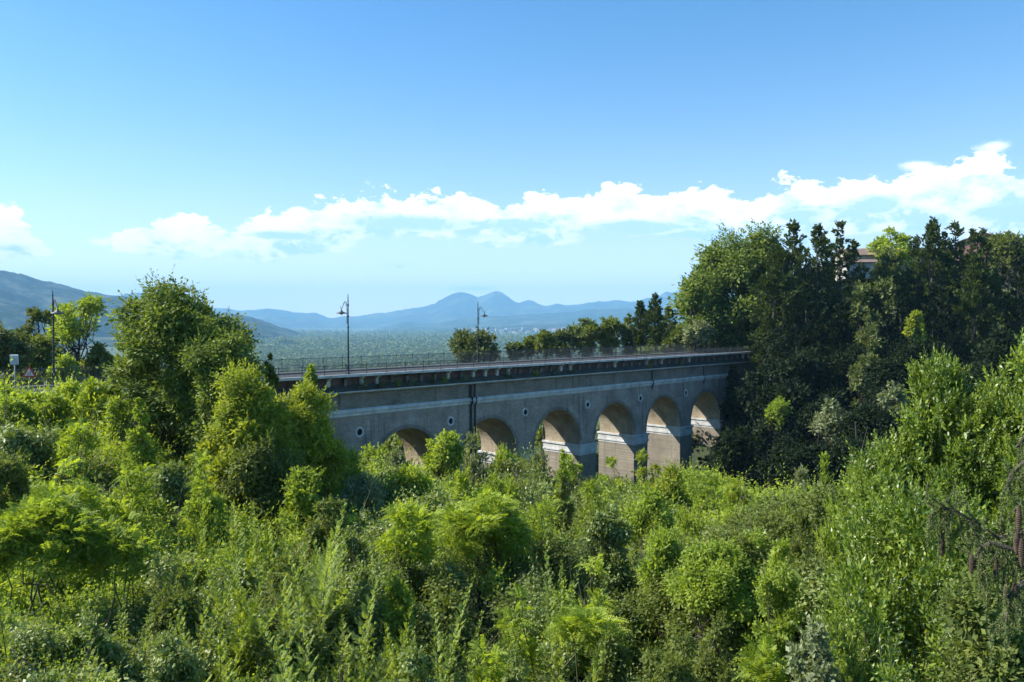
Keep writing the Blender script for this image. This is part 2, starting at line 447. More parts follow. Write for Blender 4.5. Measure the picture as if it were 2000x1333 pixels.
_C = np.array(_can); _CW = _solve(_C)
def canopy(x, y):
    """top of the thicket on the near slope"""
    X = np.asarray(x, float) / _S; Y = np.asarray(y, float) / _S; n = len(_C)
    d2 = (X[:, None] - _C[None, :, 0] / _S) ** 2 + (Y[:, None] - _C[None, :, 1] / _S) ** 2
    return E + _tps(d2) @ _CW[:n] + _CW[n] + X * _CW[n + 1] + Y * _CW[n + 2]


def G(x, y): return float(ground(np.array([x]), np.array([y]))[0])


def grid_mesh(name, X, Y, Z, mat, **kw):
    r, c = X.shape
    V = np.stack([X.ravel(), Y.ravel(), Z.ravel()], 1)
    i = np.arange(r * c).reshape(r, c)
    Q = np.stack([i[:-1, :-1].ravel(), i[:-1, 1:].ravel(), i[1:, 1:].ravel(), i[1:, :-1].ravel()], 1)
    return np_mesh(name, V, Q, mat, smooth_=True, **kw)


def soil_mat():
    m, nt, out = new_mat('soil')
    g = NT(nt, 'ShaderNodeNewGeometry')
    n1 = NT(nt, 'ShaderNodeTexNoise', ins={'Scale': 0.9, 'Detail': 8.0, 'Roughness': 0.7})
    n2 = NT(nt, 'ShaderNodeTexNoise', ins={'Scale': 0.007, 'Detail': 3.0, 'Roughness': 0.6})
    n3 = NT(nt, 'ShaderNodeTexNoise', ins={'Scale': 0.05, 'Detail': 6.0, 'Roughness': 0.7})
    for n in (n1, n2, n3): nt.links.new(g.outputs['Position'], n.inputs['Vector'])
    near = ramp(nt, n1.outputs[0], [(0.35, (.018, .03, .01)), (0.55, (.04, .055, .018)), (0.7, (.07, .065, .035))])
    far = ramp(nt, n2.outputs[0], [(0.36, (.035, .06, .02)), (0.47, (.06, .10, .03)), (0.55, (.08, .12, .045)), (0.63, (.15, .16, .08)), (0.7, (.05, .08, .03))])
    col = mixc(nt, smooth(nt, n3.outputs[0], 0.35, 0.65), far, near)
    p = NT(nt, 'ShaderNodeBsdfPrincipled', ins={'Roughness': 0.95})
    nt.links.new(col, p.inputs['Base Color'])
    nt.links.new(p.outputs[0], out.inputs[0])
    return m


def build_ground():
    nr, na = 300, 230
    r = np.concatenate([np.linspace(1.0, 60, 70)[:-1], np.geomspace(60, 19500, nr - 69)])
    a = np.radians(np.concatenate([np.linspace(-180, -64, 40)[:-1], np.linspace(-64, 64, na - 79), np.linspace(64, 180, 41)[1:]]))
    R, A = np.meshgrid(r, a, indexing='ij')
    X = R * np.sin(A); Y = R * np.cos(A)
    Z = ground(X, Y)
    o = grid_mesh('ground', X, Y, Z, soil_mat())
    tag(o, kind='structure')
    c = MB(); c.poly([(1.0 * math.sin(t), 1.0 * math.cos(t), G(0, 0)) for t in a[::8]])


build_ground()


def hill_mat(name, c0, c1, c2, sc):
    m, nt, out = new_mat(name)
    g = NT(nt, 'ShaderNodeNewGeometry')
    n1 = NT(nt, 'ShaderNodeTexNoise', ins={'Scale': sc, 'Detail': 10.0, 'Roughness': 0.72})
    nt.links.new(g.outputs['Position'], n1.inputs['Vector'])
    col = ramp(nt, n1.outputs[0], [(0.40, c0), (0.52, c1), (0.64, c2)])
    p = NT(nt, 'ShaderNodeBsdfDiffuse', ins={})
    nt.links.new(col, p.inputs['Color'])
    nt.links.new(p.outputs[0], out.inputs[0])
    return m


HM1 = hill_mat('hillside_forest', (.010, .018, .016), (.03, .045, .03), (.13, .14, .10), 0.005)
HM2 = hill_mat('hillside_far', (.012, .025, .018), (.035, .055, .03), (.13, .14, .10), 0.0022)


def ridge(name, prof, Y0, front, back, seed, mat, rough=0.26, ns=3.5, foot=PLAIN):
    px = np.array([p[0] for p in prof], float); py = np.array([p[1] for p in prof], float)
    n = int(abs(px[-1] - px[0]) / 3.2)
    cols = np.linspace(px[0], px[-1], n)
    top = np.interp(cols, px, py)
    k = np.array([1, 2, 3, 2, 1]) / 9.0
    top = np.convolve(np.pad(top, 2, mode='edge'), k, mode='valid')
    top = top + (fbm(cols / 26.0, cols * 0 + seed, seed, 4) - .5) * 5.0 * min(1, (HY + 60 - top.min()) / 120)
    hz = (HY - top) / F * Y0                      # ridge height relative to the eye
    t = np.concatenate([-np.linspace(1, 0, 60) ** 1.0, np.linspace(0, 1, 20)[1:]])
    T, C = np.meshgrid(t, cols, indexing='ij')
    H = np.tile(hz, (len(t), 1))
    Yd = Y0 + np.where(T < 0, T * front, T * back)
    X = (C - 1000.0) / F * Yd
    env = np.where(T < 0, 1 - np.abs(T), 1 - np.abs(T))
    fall = np.where(T < 0, 1 - np.abs(T) ** 1.25, 1 - np.abs(T) ** 1.5)
    nz = fbm(X / (front / ns), Yd / (front / ns), seed, 6, ridged=True) - 0.55
    base = (H - foot)
    Z = foot - 25 + (base + 25) * fall + nz * base * rough * np.clip(4 * env * (1 - env) + 0.06, 0, 1)
    o = grid_mesh(name, X, Yd, E + Z, mat)
    tag(o, kind='structure')
    return o


ridge('mountain_range', [(-900, 560), (-300, 575), (100, 586), (200, 584), (250, 578), (280, 576), (330, 590), (400, 601), (430, 604), (450, 606), (500, 607), (530, 603), (550, 604), (575, 609), (600, 612), (618, 611),
                         (635, 620), (648, 621), (700, 617), (735, 613), (780, 607), (830, 602), (852, 594), (866, 584), (882, 575), (898, 572), (912, 573), (924, 577), (933, 582),
                         (942, 577), (955, 575), (966, 571), (975, 573), (988, 577), (1000, 586), (1010, 592), (1022, 590), (1032, 587), (1046, 592), (1060, 596), (1075, 596), (1086, 593), (1100, 597), (1130, 595), (1150, 592), (1172, 594),
                         (1188, 589), (1205, 585), (1218, 586), (1232, 589), (1262, 582), (1290, 577), (1330, 571), (1420, 566), (1520, 560), (1700, 570), (2200, 560), (3000, 570)], 16500, 4200, 2400, 3, HM2, rough=.62)
ridge('middle_hills', [(-400, 650), (560, 655), (640, 655), (700, 646), (740, 642), (765, 636), (785, 629), (800, 628), (820, 632), (860, 628), (920, 620), (1000, 616), (1060, 614), (1140, 606), (1220, 601), (1300, 608), (1400, 600), (1600, 596), (2400, 600)],
      11500, 3000, 2000, 9, HM2, rough=.5)
ridge('low_hills', [(-200, 664), (650, 664), (760, 655), (860, 646), (940, 640), (1000, 637), (1070, 634), (1160, 634), (1260, 630), (1400, 626), (2200, 620)], 8300, 2200, 1800, 21, HM1, rough=.25)
ridge('left_mountain', [(-1600, 480), (-700, 470), (-300, 480), (-100, 508), (0, 534), (35, 541), (80, 556), (120, 565), (160, 573), (200, 579), (250, 583), (300, 590), (360, 600), (430, 613), (470, 615), (500, 622),
                        (540, 636), (580, 650), (620, 659), (700, 664), (800, 668)], 6300, 3300, 2500, 33, HM1, rough=.6, ns=3.6)


# ------------------------------------------------------------------ far wood on the plain
def leaf_quads(P, A, S, Lh, Wd):
    """one diamond blade each: base P, axis A, side S (unit arrays), length, width"""
    n = len(P); Lh = np.broadcast_to(Lh, (n,))[:, None]; Wd = np.broadcast_to(Wd, (n,))[:, None]
    N = np.cross(A, S)
    m = P + A * Lh * 0.48 + N * Lh * 0.06
    V = np.stack([P, m - S * Wd * 0.5, P + A * Lh - N * Lh * 0.05, m + S * Wd * 0.5], 1).reshape(-1, 3)
    Q = np.arange(4 * n).reshape(n, 4)
    return V, Q


def unit(rng, n):
    v = rng.normal(size=(n, 3)); return v / np.linalg.norm(v, axis=1, keepdims=True)
def nrm(v): return v / (np.linalg.norm(v, axis=1, keepdims=True) + 1e-9)


def blades(rng, P, D, Lh, Wd, up=0.5, spread=0.7, droop=0.2):
    """leaves at P facing roughly along D (outward) and up"""
    n = len(P)
    N = nrm(D * 0.5 + np.array([0, 0, up]) + rng.normal(size=(n, 3)) * spread * 0.6)
    A = nrm(np.cross(N, unit(rng, n)) + D * 0.55 + np.array([0, 0, -droop]))
    S = nrm(np.cross(A, N))
    s = rng.uniform(0.7, 1.25, n)
    return leaf_quads(P, A, S, Lh * s, Wd * s)


def build_far_wood():
    rng = np.random.default_rng(5)
    V = []; Q = []; off = 0
    n = 26000
    Y = np.exp(rng.uniform(math.log(620), math.log(8200), n))
    X = rng.uniform(-0.42, 0.30, n) * Y
    keep = fbm(X / 330, Y / 210, 8, 4) > 0.405
    X, Y = X[keep], Y[keep]; n = len(X)
    Z = ground(X, Y)
    R = (3.2 + 6.5 * rng.uniform(0, 1, n) ** 1.6) * np.clip(Y / 1800, 1, 2.2)
    Hh = R * rng.uniform(1.1, 1.9, n)
    m = 60
    c = np.stack([X, Y, Z], 1)
    d = unit(rng, n * m).reshape(n, m, 3); d[:, :, 2] = np.abs(d[:, :, 2]) * 1.0 - 0.1
    P = c[:, None] + d * np.stack([R, R, Hh], 1)[:, None] * rng.uniform(0.75, 1.05, (n, m, 1)) 
    size = (R * 0.42)[:, None].repeat(m, 1).ravel()
    v, q = blades(rng, P.reshape(-1, 3), nrm(d.reshape(-1, 3)), size, size * 0.85)
    o = np_mesh('distant_wood', v, q, L_far)
    tag(o, 'hazy green wood covering the plain beyond the bridge', 'wood', kind='stuff')


build_far_wood()
# ------------------------------------------------------------------ viaduct
TH = math.pi / 2 - math.atan2(1500.0, F)
O = at(702, 845, 85.0)
BASE = 36.0
def zz(drop): return BASE - drop
def Bw(s, t, drop):
    """bridge coordinates to world"""
    return Vector((O.x + s * math.cos(TH) - t * math.sin(TH), O.y + s * math.sin(TH) + t * math.cos(TH), E - drop))


BRICK = stone('brickwork', [(.24, .195, .16), (.38, .315, .26), (.52, .45, .38)], brick=(0.5, 0.16, 0.02), streak=.8, streakcol=(.07, .068, .062), bump=.5)
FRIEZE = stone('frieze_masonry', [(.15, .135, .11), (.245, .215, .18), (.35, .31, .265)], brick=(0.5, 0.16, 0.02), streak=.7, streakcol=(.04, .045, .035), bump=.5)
VAULT = stone('vault_masonry', [(.22, .165, .095), (.34, .275, .185), (.46, .40, .295)], scale=1.6, streak=.5, streakcol=(.10, .055, .03), bump=.8)
PIERM = stone('pier_masonry', [(.20, .17, .125), (.29, .25, .19), (.38, .335, .26)], brick=(0.5, 0.16, 0.02), streak=.4, bump=.5)
PALE = stone('pale_stone', [(.36, .36, .34), (.56, .56, .54), (.70, .70, .67)], scale=2, streak=.5, streakcol=(.16, .17, .16), bump=.3)
COPING = stone('coping_stone', [(.30, .29, .27), (.55, .54, .51), (.72, .71, .68)], scale=3, bump=.2)
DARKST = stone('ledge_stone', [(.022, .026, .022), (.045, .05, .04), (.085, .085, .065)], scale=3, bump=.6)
REDBR = stone('red_brick', [(.045, .035, .032), (.11, .062, .052), (.19, .115, .095)], scale=2.5, streak=.7, bump=.4)
ASPH = stone('asphalt', [(.035, .035, .037), (.05, .05, .052), (.07, .07, .07)], scale=4, bump=.2)
PAVE = stone('footway', [(.10, .095, .09), (.14, .135, .13), (.18, .17, .16)], scale=3, bump=.2)
IRON = plain('painted_iron', (.022, .03, .036), .5)
IRONL = plain('worn_iron', (.05, .06, .07), .5)
HOLE_SHADE = plain('hole_shade', (.006, .006, .007), .9)  # near-black that stands in for the shade inside the round windows

S0, S1 = -78.0, 120.0
W = 6.5
NA = 6; SP = 13.0; RA = 4.8
CR, SPR = 12.05, 16.85


def build_viaduct():
    root = empty('viaduct', Bw(0, 0, BASE), TH)
    tag(root, 'long brick road viaduct with six arches crossing the wooded valley', 'viaduct')
    # spandrel walls with the arch openings cut out
    for t0, t1, nm in ((0.0, 0.9, 'front'), (W - 0.9, W, 'back')):
        m = MB()
        yo, yi = (t0, t1) if nm == 'front' else (t1, t0)
        def quad(a, b, c, d, y):
            pts = [(a, y, zz(b)), (c, y, zz(b)), (c, y, zz(d)), (a, y, zz(d))]
            m.poly(pts)
        top = 10.10
        for y in (yo, yi):
            quad(S0, 36, 1.7, top, y)
            for k in range(NA):
                a = SP * k + 1.7; c = a + RA; b = a + 2 * RA
                n = 28
                xs = [c - RA * math.cos(math.pi * i / n) for i in range(n + 1)]
                ds = [SPR - RA * math.sin(math.pi * i / n) for i in range(n + 1)]
                for i in range(n):
                    m.poly([(xs[i], y, zz(ds[i])), (xs[i + 1], y, zz(ds[i + 1])), (xs[i + 1], y, zz(top)), (xs[i], y, zz(top))])
                e = SP * (k + 1) + 1.7 if k < NA - 1 else 78.2
                # pier front above the springing, down to the pier cap
                quad(b, 17.4, e, top, y)
            quad(78.2, 36, S1, top, y) if False else None
        # short flanks beside the springing, arch line to cap
        m.build('spandrel_wall', BRICK, root)
    # vaults
    for k in range(NA):
        a = SP * k + 1.7; c = a + RA; n = 28
        m = MB()
        pts = [(a, 17.4)] + [(c - RA * math.cos(math.pi * i / n), SPR - RA * math.sin(math.pi * i / n)) for i in range(n + 1)] + [(a + 2 * RA, 17.4)]
        for i in range(len(pts) - 1):
            (x0, d0), (x1, d1) = pts[i], pts[i + 1]
            for j in range(4):
                ya, yb = W * j / 4, W * (j + 1) / 4
                m.poly([(x0, ya, zz(d0)), (x1, ya, zz(d1)), (x1, yb, zz(d1)), (x0, yb, zz(d0))])
        m.build('vault', VAULT, root, smooth_=True)
        # thin ring of cut bricks standing 4 cm proud round the opening
        r = MB(); n = 36
        for i in range(n):
            t0, t1 = math.pi * i / n, math.pi * (i + 1) / n
            q = []
            for rr, tt in ((RA, t0), (RA + .42, t0), (RA + .42, t1), (RA, t1)):
                q.append((c - rr * math.cos(tt), -0.035, zz(SPR - rr * math.sin(tt))))
            r.poly(q)
            r.poly([q[1], (q[1][0], 0, q[1][2]), (q[2][0], 0, q[2][2]), q[2]])
            r.poly([q[0], (q[0][0], 0, q[0][2]), (q[3][0], 0, q[3][2]), q[3]])
        r.build('arch_ring', FRIEZE, root)
    # piers with their moulded caps
    for k in range(NA + 1):
        a = SP * (k - 1) + 1.7 + 2 * RA if k else -1.7
        b = a + 3.4
        if k == NA: b = 78.2
        m = MB(); m.box(a - .12, b + (.12 if k < NA else 0), -.12, W + .12, 0, zz(18.9))
        p = m.build('pier', PIERM, root)
        m = MB()
        for (z0, z1, o) in ((17.4, 17.65, .34), (17.65, 18.35, .2), (18.35, 18.6, .26), (18.6, 18.9, .16)):
            m.box(a - o, b + (o if k < NA else 0), -o, W + o, zz(z1), zz(z0))
        m.build('pier_cap', PALE, p)
    # pale string course, upper frieze, cornice
    m = MB()
    m.prism([(.3, zz(10.1)), (-.08, zz(10.1)), (-.16, zz(10.0)), (-.16, zz(9.72)), (-.30, zz(9.66)), (-.30, zz(9.42)), (-.10, zz(9.3)), (.3, zz(9.3))], S0, 78.6)
    m.build('string_course', PALE, root)
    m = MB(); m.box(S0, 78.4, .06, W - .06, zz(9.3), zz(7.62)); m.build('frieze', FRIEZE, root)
    m = MB(); m.box(78.4, S1, .3, W - .3, zz(13.0), zz(7.62)); m.build('approach_wall', FRIEZE, root)
    m = MB()
    m.prism([(.3, zz(7.62)), (-.35, zz(7.62)), (-.55, zz(7.50)), (-.72, zz(7.46)), (-.72, zz(7.36)), (.3, zz(7.30))], S0, S1)
    m.build('cornice', PALE, root)
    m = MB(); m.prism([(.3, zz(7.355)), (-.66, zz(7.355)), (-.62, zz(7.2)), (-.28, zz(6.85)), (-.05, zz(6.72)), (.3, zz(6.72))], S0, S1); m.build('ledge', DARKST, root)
    m = MB(); m.box(S0, S1, .02, .35, zz(6.72), zz(5.78)); m.build('brick_panel_wall', REDBR, root)
    # deck
    m = MB(); m.box(S0, S1, -.85, .8, zz(5.78), zz(5.60)); m.box(S0, S1, W - .3, W + 1.2, zz(5.9), zz(5.60)); m.build('footway', PAVE, root)
    m = MB(); m.box(S0, S1, .8, W - .3, zz(7.3), zz(5.74)); m.build('roadway', ASPH, root)
    m = MB(); m.prism([(-.85, zz(5.82)), (-1.02, zz(5.82)), (-1.04, zz(5.80)), (-1.04, zz(5.56)), (-1.0, zz(5.53)), (-.68, zz(5.53)), (-.68, zz(5.598)), (-.85, zz(5.598))], S0, S1)
    m.build('kerb_coping', COPING, root)
    m = MB(); m.box(S0, S1, W, W + .3, zz(13), zz(5.9)); m.build('back_parapet', FRIEZE, root)
    # consoles under the footway: the ones that show, one part each
    rng = random.Random(4)
    s = -6.0; i = 0
    white = stone('console_white', [(.42, .42, .40), (.6, .6, .58), (.7, .7, .68)], scale=3, streak=.4, streakcol=(.2, .2, .2))
    greyc = stone('console_grey', [(.09, .09, .085), (.15, .15, .14), (.22, .22, .2)], scale=3)
    while s < 92 and i < 95:
        w = .18
        m = MB(); m.prism([(.02, zz(6.80)), (-.26, zz(6.80)), (-.30, zz(6.62)), (-.30, zz(6.12)), (-.62, zz(5.98)), (-.70, zz(5.785)), (.02, zz(5.785))], s - w, s + w)
        m.build('console', white if rng.random() < .34 else greyc, root)
        s += 2.05; i += 1
    # round windows between the arches
    for k in range(NA):
        s = SP * k
        m = MB(); n = 24; z = zz(11.85)
        for i in range(n):
            t0, t1 = 2 * math.pi * i / n, 2 * math.pi * (i + 1) / n
            P = lambda r, t, y: (s + r * math.cos(t), y, z + r * 1.04 * math.sin(t))
            m.poly([P(.34, t0, -.09), P(.55, t0, -.09), P(.55, t1, -.09), P(.34, t1, -.09)])
            m.poly([P(.55, t0, -.09), P(.58, t0, -.002), P(.58, t1, -.002), P(.55, t1, -.09)])
            m.poly([P(.34, t0, -.09), P(.34, t0, -.004), P(.34, t1, -.004), P(.34, t1, -.09)])
        o = m.build('oculus_frame', PALE, root)
        m = MB(); m.poly([(s + .34 * math.cos(2 * math.pi * i / n), -.006, z + .355 * math.sin(2 * math.pi * i / n)) for i in range(n)])
        m.build('opening_shade', HOLE_SHADE, o)  # flat disc on the solid wall, the window's inner shade painted in
    # rain pipes run down the face from the deck
    for s, w in ((16.2, .16), (16.9, .1), (55.0, .1), (70.5, .08)):
        m = MB(); m.tube([(s, -.12, zz(7.7)), (s, -.12, zz(9.15)), (s, -.42, zz(9.32)), (s, -.42, zz(9.8)), (s, -.15, zz(10.2)), (s + .05, -.15, zz(20 if s < 20 else 10.6))], w, 8)
        m.build('drain_pipe', IRON, root)
    return root


VIA = build_viaduct()


def railing(name, label, t, top_h, base, s0, s1, step, bar_top):
    root = empty(name, Bw(s0, t, base), TH)
    tag(root, label, 'railing')
    n = int((s1 - s0) / step)
    rail = MB(); rail.box(0, n * step, -.028, .028, top_h - .045, top_h); rail.build('top_rail', IRONL, root)
    rail = MB(); rail.box(0, n * step, -.02, .02, .10, .135); rail.build('bottom_rail', IRON, root)
    proto = post = None
    for i in range(n):
        if proto is None:
            m = MB(); k = 0; x = .14
            while x < step - .05:
                m.box(x - .011, x + .011, -.010, .010, .135, top_h - .045 + (0 if not bar_top else .0)); x += .135
            proto = m.build('bar_panel', IRON, root)
            m = MB(); m.box(-.032, .032, -.032, .032, 0, top_h + .06); m.lathe([(.02, top_h + .06), (.045, top_h + .09), (.02, top_h + .14), (.004, top_h + .16)], 8)
            post = m.build('post', IRON, root)
        else:
            for q in (proto, post):
                c = q.copy(); COL.objects.link(c); c.parent = root; c.location.x = i * step
    return root


railing('railing', 'dark iron bar railing along the near edge of the viaduct deck', -.80, 1.05, 5.60, -75, 98, 2.6, False)
railing('railing', 'dark iron bar railing along the far edge of the viaduct deck', W + 1.05, 1.45, 5.60, -75, 98, 2.6, True)


def street_lamp(s, t, arm, label, H=8.6, base=5.6):
    """tall post with a swan-neck arm and a hanging dish lamp; arm = +1 reaches towards +t, -1 towards -t"""
    root = empty('street_lamp', Bw(s, t, base), TH)
    tag(root, label, 'street lamp', 'street lamps on the viaduct')
    m = MB(); m.lathe([(.20, 0), (.20, .12), (.14, .2), (.13, .9), (.16, .98), (.105, 1.08), (.095, 1.6), (.085, 3.2), (.07, H - 3.2), (.062, H - .9), (.055, H - .3), (.04, H - .05), (.07, H), (.03, H + .12), (.045, H + .2), (.006, H + .5)], 12)
    m.build('pole', IRON, root, True)
    m = MB()
    for z in (H - 3.1, H - 1.9, H - .75): m.lathe([(.07, z - .07), (.115, z - .05), (.115, z + .05), (.07, z + .07)], 12)
    m.build('collar', IRON, root, True)
    a = arm
    m = MB()
    m.tube([(0, a * .2, H - 2.7), (0, a * .21, H - 1.2), (0, a * .24, H - .75), (0, a * .36, H - .42), (0, a * .58, H - .36), (0, a * .78, H - .55), (0, a * .98, H - .95), (0, a * 1.18, H - 1.12), (0, a * 1.36, H - 1.05), (0, a * 1.40, H - .85)], .032, 8)
    m.tube([(0, a * .06, H - 1.9), (0, a * .2, H - 1.9)], .03, 6); m.tube([(0, a * .06, H - .78), (0, a * .24, H - .78)], .03, 6)
    ring = [(0, a * (.46 + .13 * math.cos(q)), H - .64 + .13 * math.sin(q)) for q in [k * .6 for k in range(10)]]
    m.tube(ring, .02, 6)
    m.build('arm', IRON, root, True)
    m = MB(); c = (0, a * 1.22, H - 1.62)
    m.lathe([(.05, .5), (.06, .36), (.12, .30), (.15, .2), (.5, .06), (.56, .0), (.54, -.03), (.2, -.02), (.02, -.02)], 16, c)
    l = m.build('lamp_head', IRONL, root, True)
    m = MB(); m.lathe([(.17, -.03), (.16, -.08), (.10, -.13), (.02, -.15)], 12, c)
    m.build('lamp_glass', plain('lamp_glass', (.55, .56, .55), .25), l, True)


def s_of(px, t):
    """station on the line at offset t that shows at column px"""
    u = (px - 1000.0) / F
    x0, y0 = O.x - t * math.sin(TH), O.y + t * math.cos(TH)
    return (u * y0 - x0) / (math.cos(TH) - u * math.sin(TH))


street_lamp(s_of(680, -.55), -.55, 1, 'tall street lamp on the near side of the viaduct, its arm reaching left', H=8.05)
street_lamp(s_of(933.5, W + .8), W + .8, -1, 'tall street lamp on the far side of the viaduct, in front of the twin-peaked mountain', H=7.9)
street_lamp(s_of(104, W + .8), W + .8, -1, 'tall street lamp at the left end of the road, beside the airy tree', H=7.9)

# road signs at the left end, on the near footway
def sign_post():
    s = s_of(56, -.4)
    root = empty('road_sign', Bw(s, -.4, 5.6), TH - .6)
    tag(root, 'red-bordered triangular warning sign on a short pole at the left end of the road', 'road sign')
    m = MB(); m.tube([(0, .03, -.6), (0, .03, 1.9)], .032, 10); m.build('pole', plain('galvanised', (.32, .33, .34), .45, .4), root, True)
    red = plain('sign_red', (.50, .03, .03), .45); wh = plain('sign_white', (.72, .62, .60), .5); bk = plain('sign_black', (.02, .02, .02), .5)
    def tri(a, y, z0): return [(-a / 2, y, z0), (a / 2, y, z0), (0, y, z0 + a * .87)]
    def slab(a, z0, y0, y1, mat, name, par):
        m = MB(); f = tri(a, y0, z0); b = tri(a, y1, z0)
        m.poly(f); m.poly(b[::-1])
        for i in range(3): m.poly([f[i], f[(i + 1) % 3], b[(i + 1) % 3], b[i]])
        return m.build(name, mat, par)
    b = slab(1.0, 1.25, -.02, 0.0, red, 'border', root)
    slab(.66, 1.345, -.026, -.02, wh, 'face', b)
    m = MB()
    for x, h in ((-.09, .2), (.07, .27)):                      # two walking figures
        m.box(x - .028, x + .028, -.031, -.026, 1.42 + h * .3, 1.42 + h * .8)
        m.lathe([(.001, -.001), (.028, 0.01), (.028, .04), (.001, .052)], 8, (x, -.03, 1.42 + h * .82))
        m.box(x - .045, x - .015, -.031, -.026, 1.37, 1.42 + h * .3); m.box(x + .015, x + .045, -.031, -.026, 1.37, 1.42 + h * .3)
    m.build('symbol', bk, b)
sign_post()
def cabinet():
    s = s_of(27, -.3)
    root = empty('utility_box', Bw(s, -.3, 5.6), TH - .5)
    tag(root, 'pale grey metal box on a slim pole left of the triangular road sign', 'utility box')
    m = MB(); m.tube([(0, .12, -1), (0, .12, 2.7)], .05, 10); m.build('pole', plain('pole_grey', (.25, .27, .25), .6), root, True)
    m = MB(); m.prism([(-.12, 2.25), (.10, 2.25), (.10, 2.95), (-.02, 3.02), (-.14, 2.98)], -.27, .27); b = m.build('housing', plain('box_grey', (.50, .52, .56), .5), root)
    m = MB(); m.box(-.22, .22, -.135, -.12, 2.3, 2.9); m.box(.14, .18, -.15, -.135, 2.5, 2.62); m.build('door', plain('box_door', (.42, .44, .48), .5), b)
cabinet()


# ------------------------------------------------------------------ houses
WALLP = stone('render_grey', [(.30, .29, .27), (.38, .37, .35), (.46, .45, .42)], bump=.1)
WALLR = stone('render_red', [(.26, .13, .11), (.33, .17, .14), (.38, .21, .18)], bump=.1)
WALLS = stone('render_sand', [(.34, .30, .24), (.44, .39, .32), (.5, .46, .38)], bump=.1)
ROOF = stone('roof_tiles', [(.13, .085, .065), (.20, .13, .10), (.27, .20, .16)], scale=3, bump=.5)
PANE = plain('window_glass', (.03, .04, .05), .15)


def house(name, label, px, py_ridge, Y, wx, wy, wall_h, roof_h, rz, wall, nwin=3):
    p = at(px, py_ridge, Y)
    root = empty(name, (p.x, p.y, p.z - wall_h - roof_h), rz)
    tag(root, label, 'house')
    m = MB(); m.box(-wx / 2, wx / 2, -wy / 2, wy / 2, 0, wall_h)
    for s in (-1, 1):
        x = s * wx / 2
        m.poly([(x, -wy / 2, wall_h), (x, wy / 2, wall_h), (x, 0, wall_h + roof_h)][::s])
    m.build('wall', wall, root)
    o = .5; k = roof_h / (wy / 2)
    for s in (-1, 1):
        m = MB()
        m.prism([(0, wall_h + roof_h + .02), (0, wall_h + roof_h + .22), (s * (wy / 2 + o), wall_h - k * o + .22), (s * (wy / 2 + o), wall_h - k * o + .02)], -wx / 2 - o, wx / 2 + o)
        m.build('roof', ROOF, root)
    for s in (-1, 1):
        for i in range(nwin):
            x = (i + .5) / nwin * wx - wx / 2
            for z in ([wall_h - 2.3, wall_h - 5.3] if wall_h > 6 else [wall_h - 2.3]):
                m = MB(); m.box(x - .6, x + .6, s * wy / 2 - .05, s * wy / 2 + .05, z, z + 1.5); f = m.build('window_frame', WALLP, root)
                m = MB(); m.box(x - .5, x + .5, s * (wy / 2 + .052) - .006, s * (wy / 2 + .052) + .006, z + .1, z + 1.4); m.build('pane', PANE, f)


house('hill_house', 'house with a low gabled tile roof showing between the pines on the right hill', 1712, 487, 192, 17, 10, 5.6, 1.8, math.radians(-10), WALLS, 4)
house('hill_house', 'tall house with a red wall and pale gable behind the trees at the top right', 1920, 461, 200, 13, 11, 7.5, 1.9, math.radians(62), WALLR, 3)
house('hill_house', 'pale grey outbuilding with a flat eave below the gabled house on the hill', 1688, 509, 178, 9, 6, 3.4, .7, math.radians(-6), WALLP, 2)


def town():
    rng = random.Random(8)
    mats = [WALLP, WALLS, stone('render_white', [(.6, .58, .55), (.7, .68, .65)], bump=.1)]
    protos = []
    for i in range(4):
        m = MB(); w, d, h = [(18, 12, 9), (26, 13, 12), (14, 14, 8), (34, 14, 10)][i]
        m.box(-w / 2, w / 2, -d / 2, d / 2, -6, h)
        r = MB(); r.prism([(-d / 2 - .5, h + .05), (d / 2 + .5, h + .05), (0, h + 3.5)], -w / 2 - .5, w / 2 + .5)
        me = m.build('town_house', mats[i % 3])
        ro = r.build('roof', ROOF, me)
        protos.append(me)
        tag(me, 'one of the tiny pale houses of the hazy town far beyond the viaduct', 'house', 'houses of the distant town')
    dg = bpy.context.evaluated_depsgraph_get(); dg.update()
    low = bpy.data.objects['low_hills']
    from mathutils.bvhtree import BVHTree
    bv = BVHTree.FromObject(low, dg)
    k = 0
    for _ in range(900):
        px = rng.gauss(1045, 70) if rng.random() < .75 else rng.uniform(880, 1230)
        if not 880 < px < 1230: continue
        Y = rng.uniform(6400, 8200)
        x = (px - 1000) / F * Y
        hit = bv.ray_cast(Vector((x, Y, 3000)), Vector((0, 0, -1)))
        if hit[0] is None: continue
        py = HY - (hit[0].z - E) / Y * F
        if not 643 < py < 668: continue
        pr = protos[k % 4]
        if k < 4: o = pr
        else:
            o = pr.copy(); COL.objects.link(o)
            for ch in pr.children:
                c = ch.copy(); COL.objects.link(c); c.parent = o
        o.location = hit[0]; o.rotation_euler = (0, 0, rng.uniform(0, 3.14)); s = rng.uniform(.9, 1.5); o.scale = (s, s, s)
        k += 1
        if k >= 110: break
town()
# ------------------------------------------------------------------ vegetation
LEAFMIN = 0.0045
TOT = [0]
DEADW = plain('dead_wood', (.17, .135, .09), .9, var=.4)


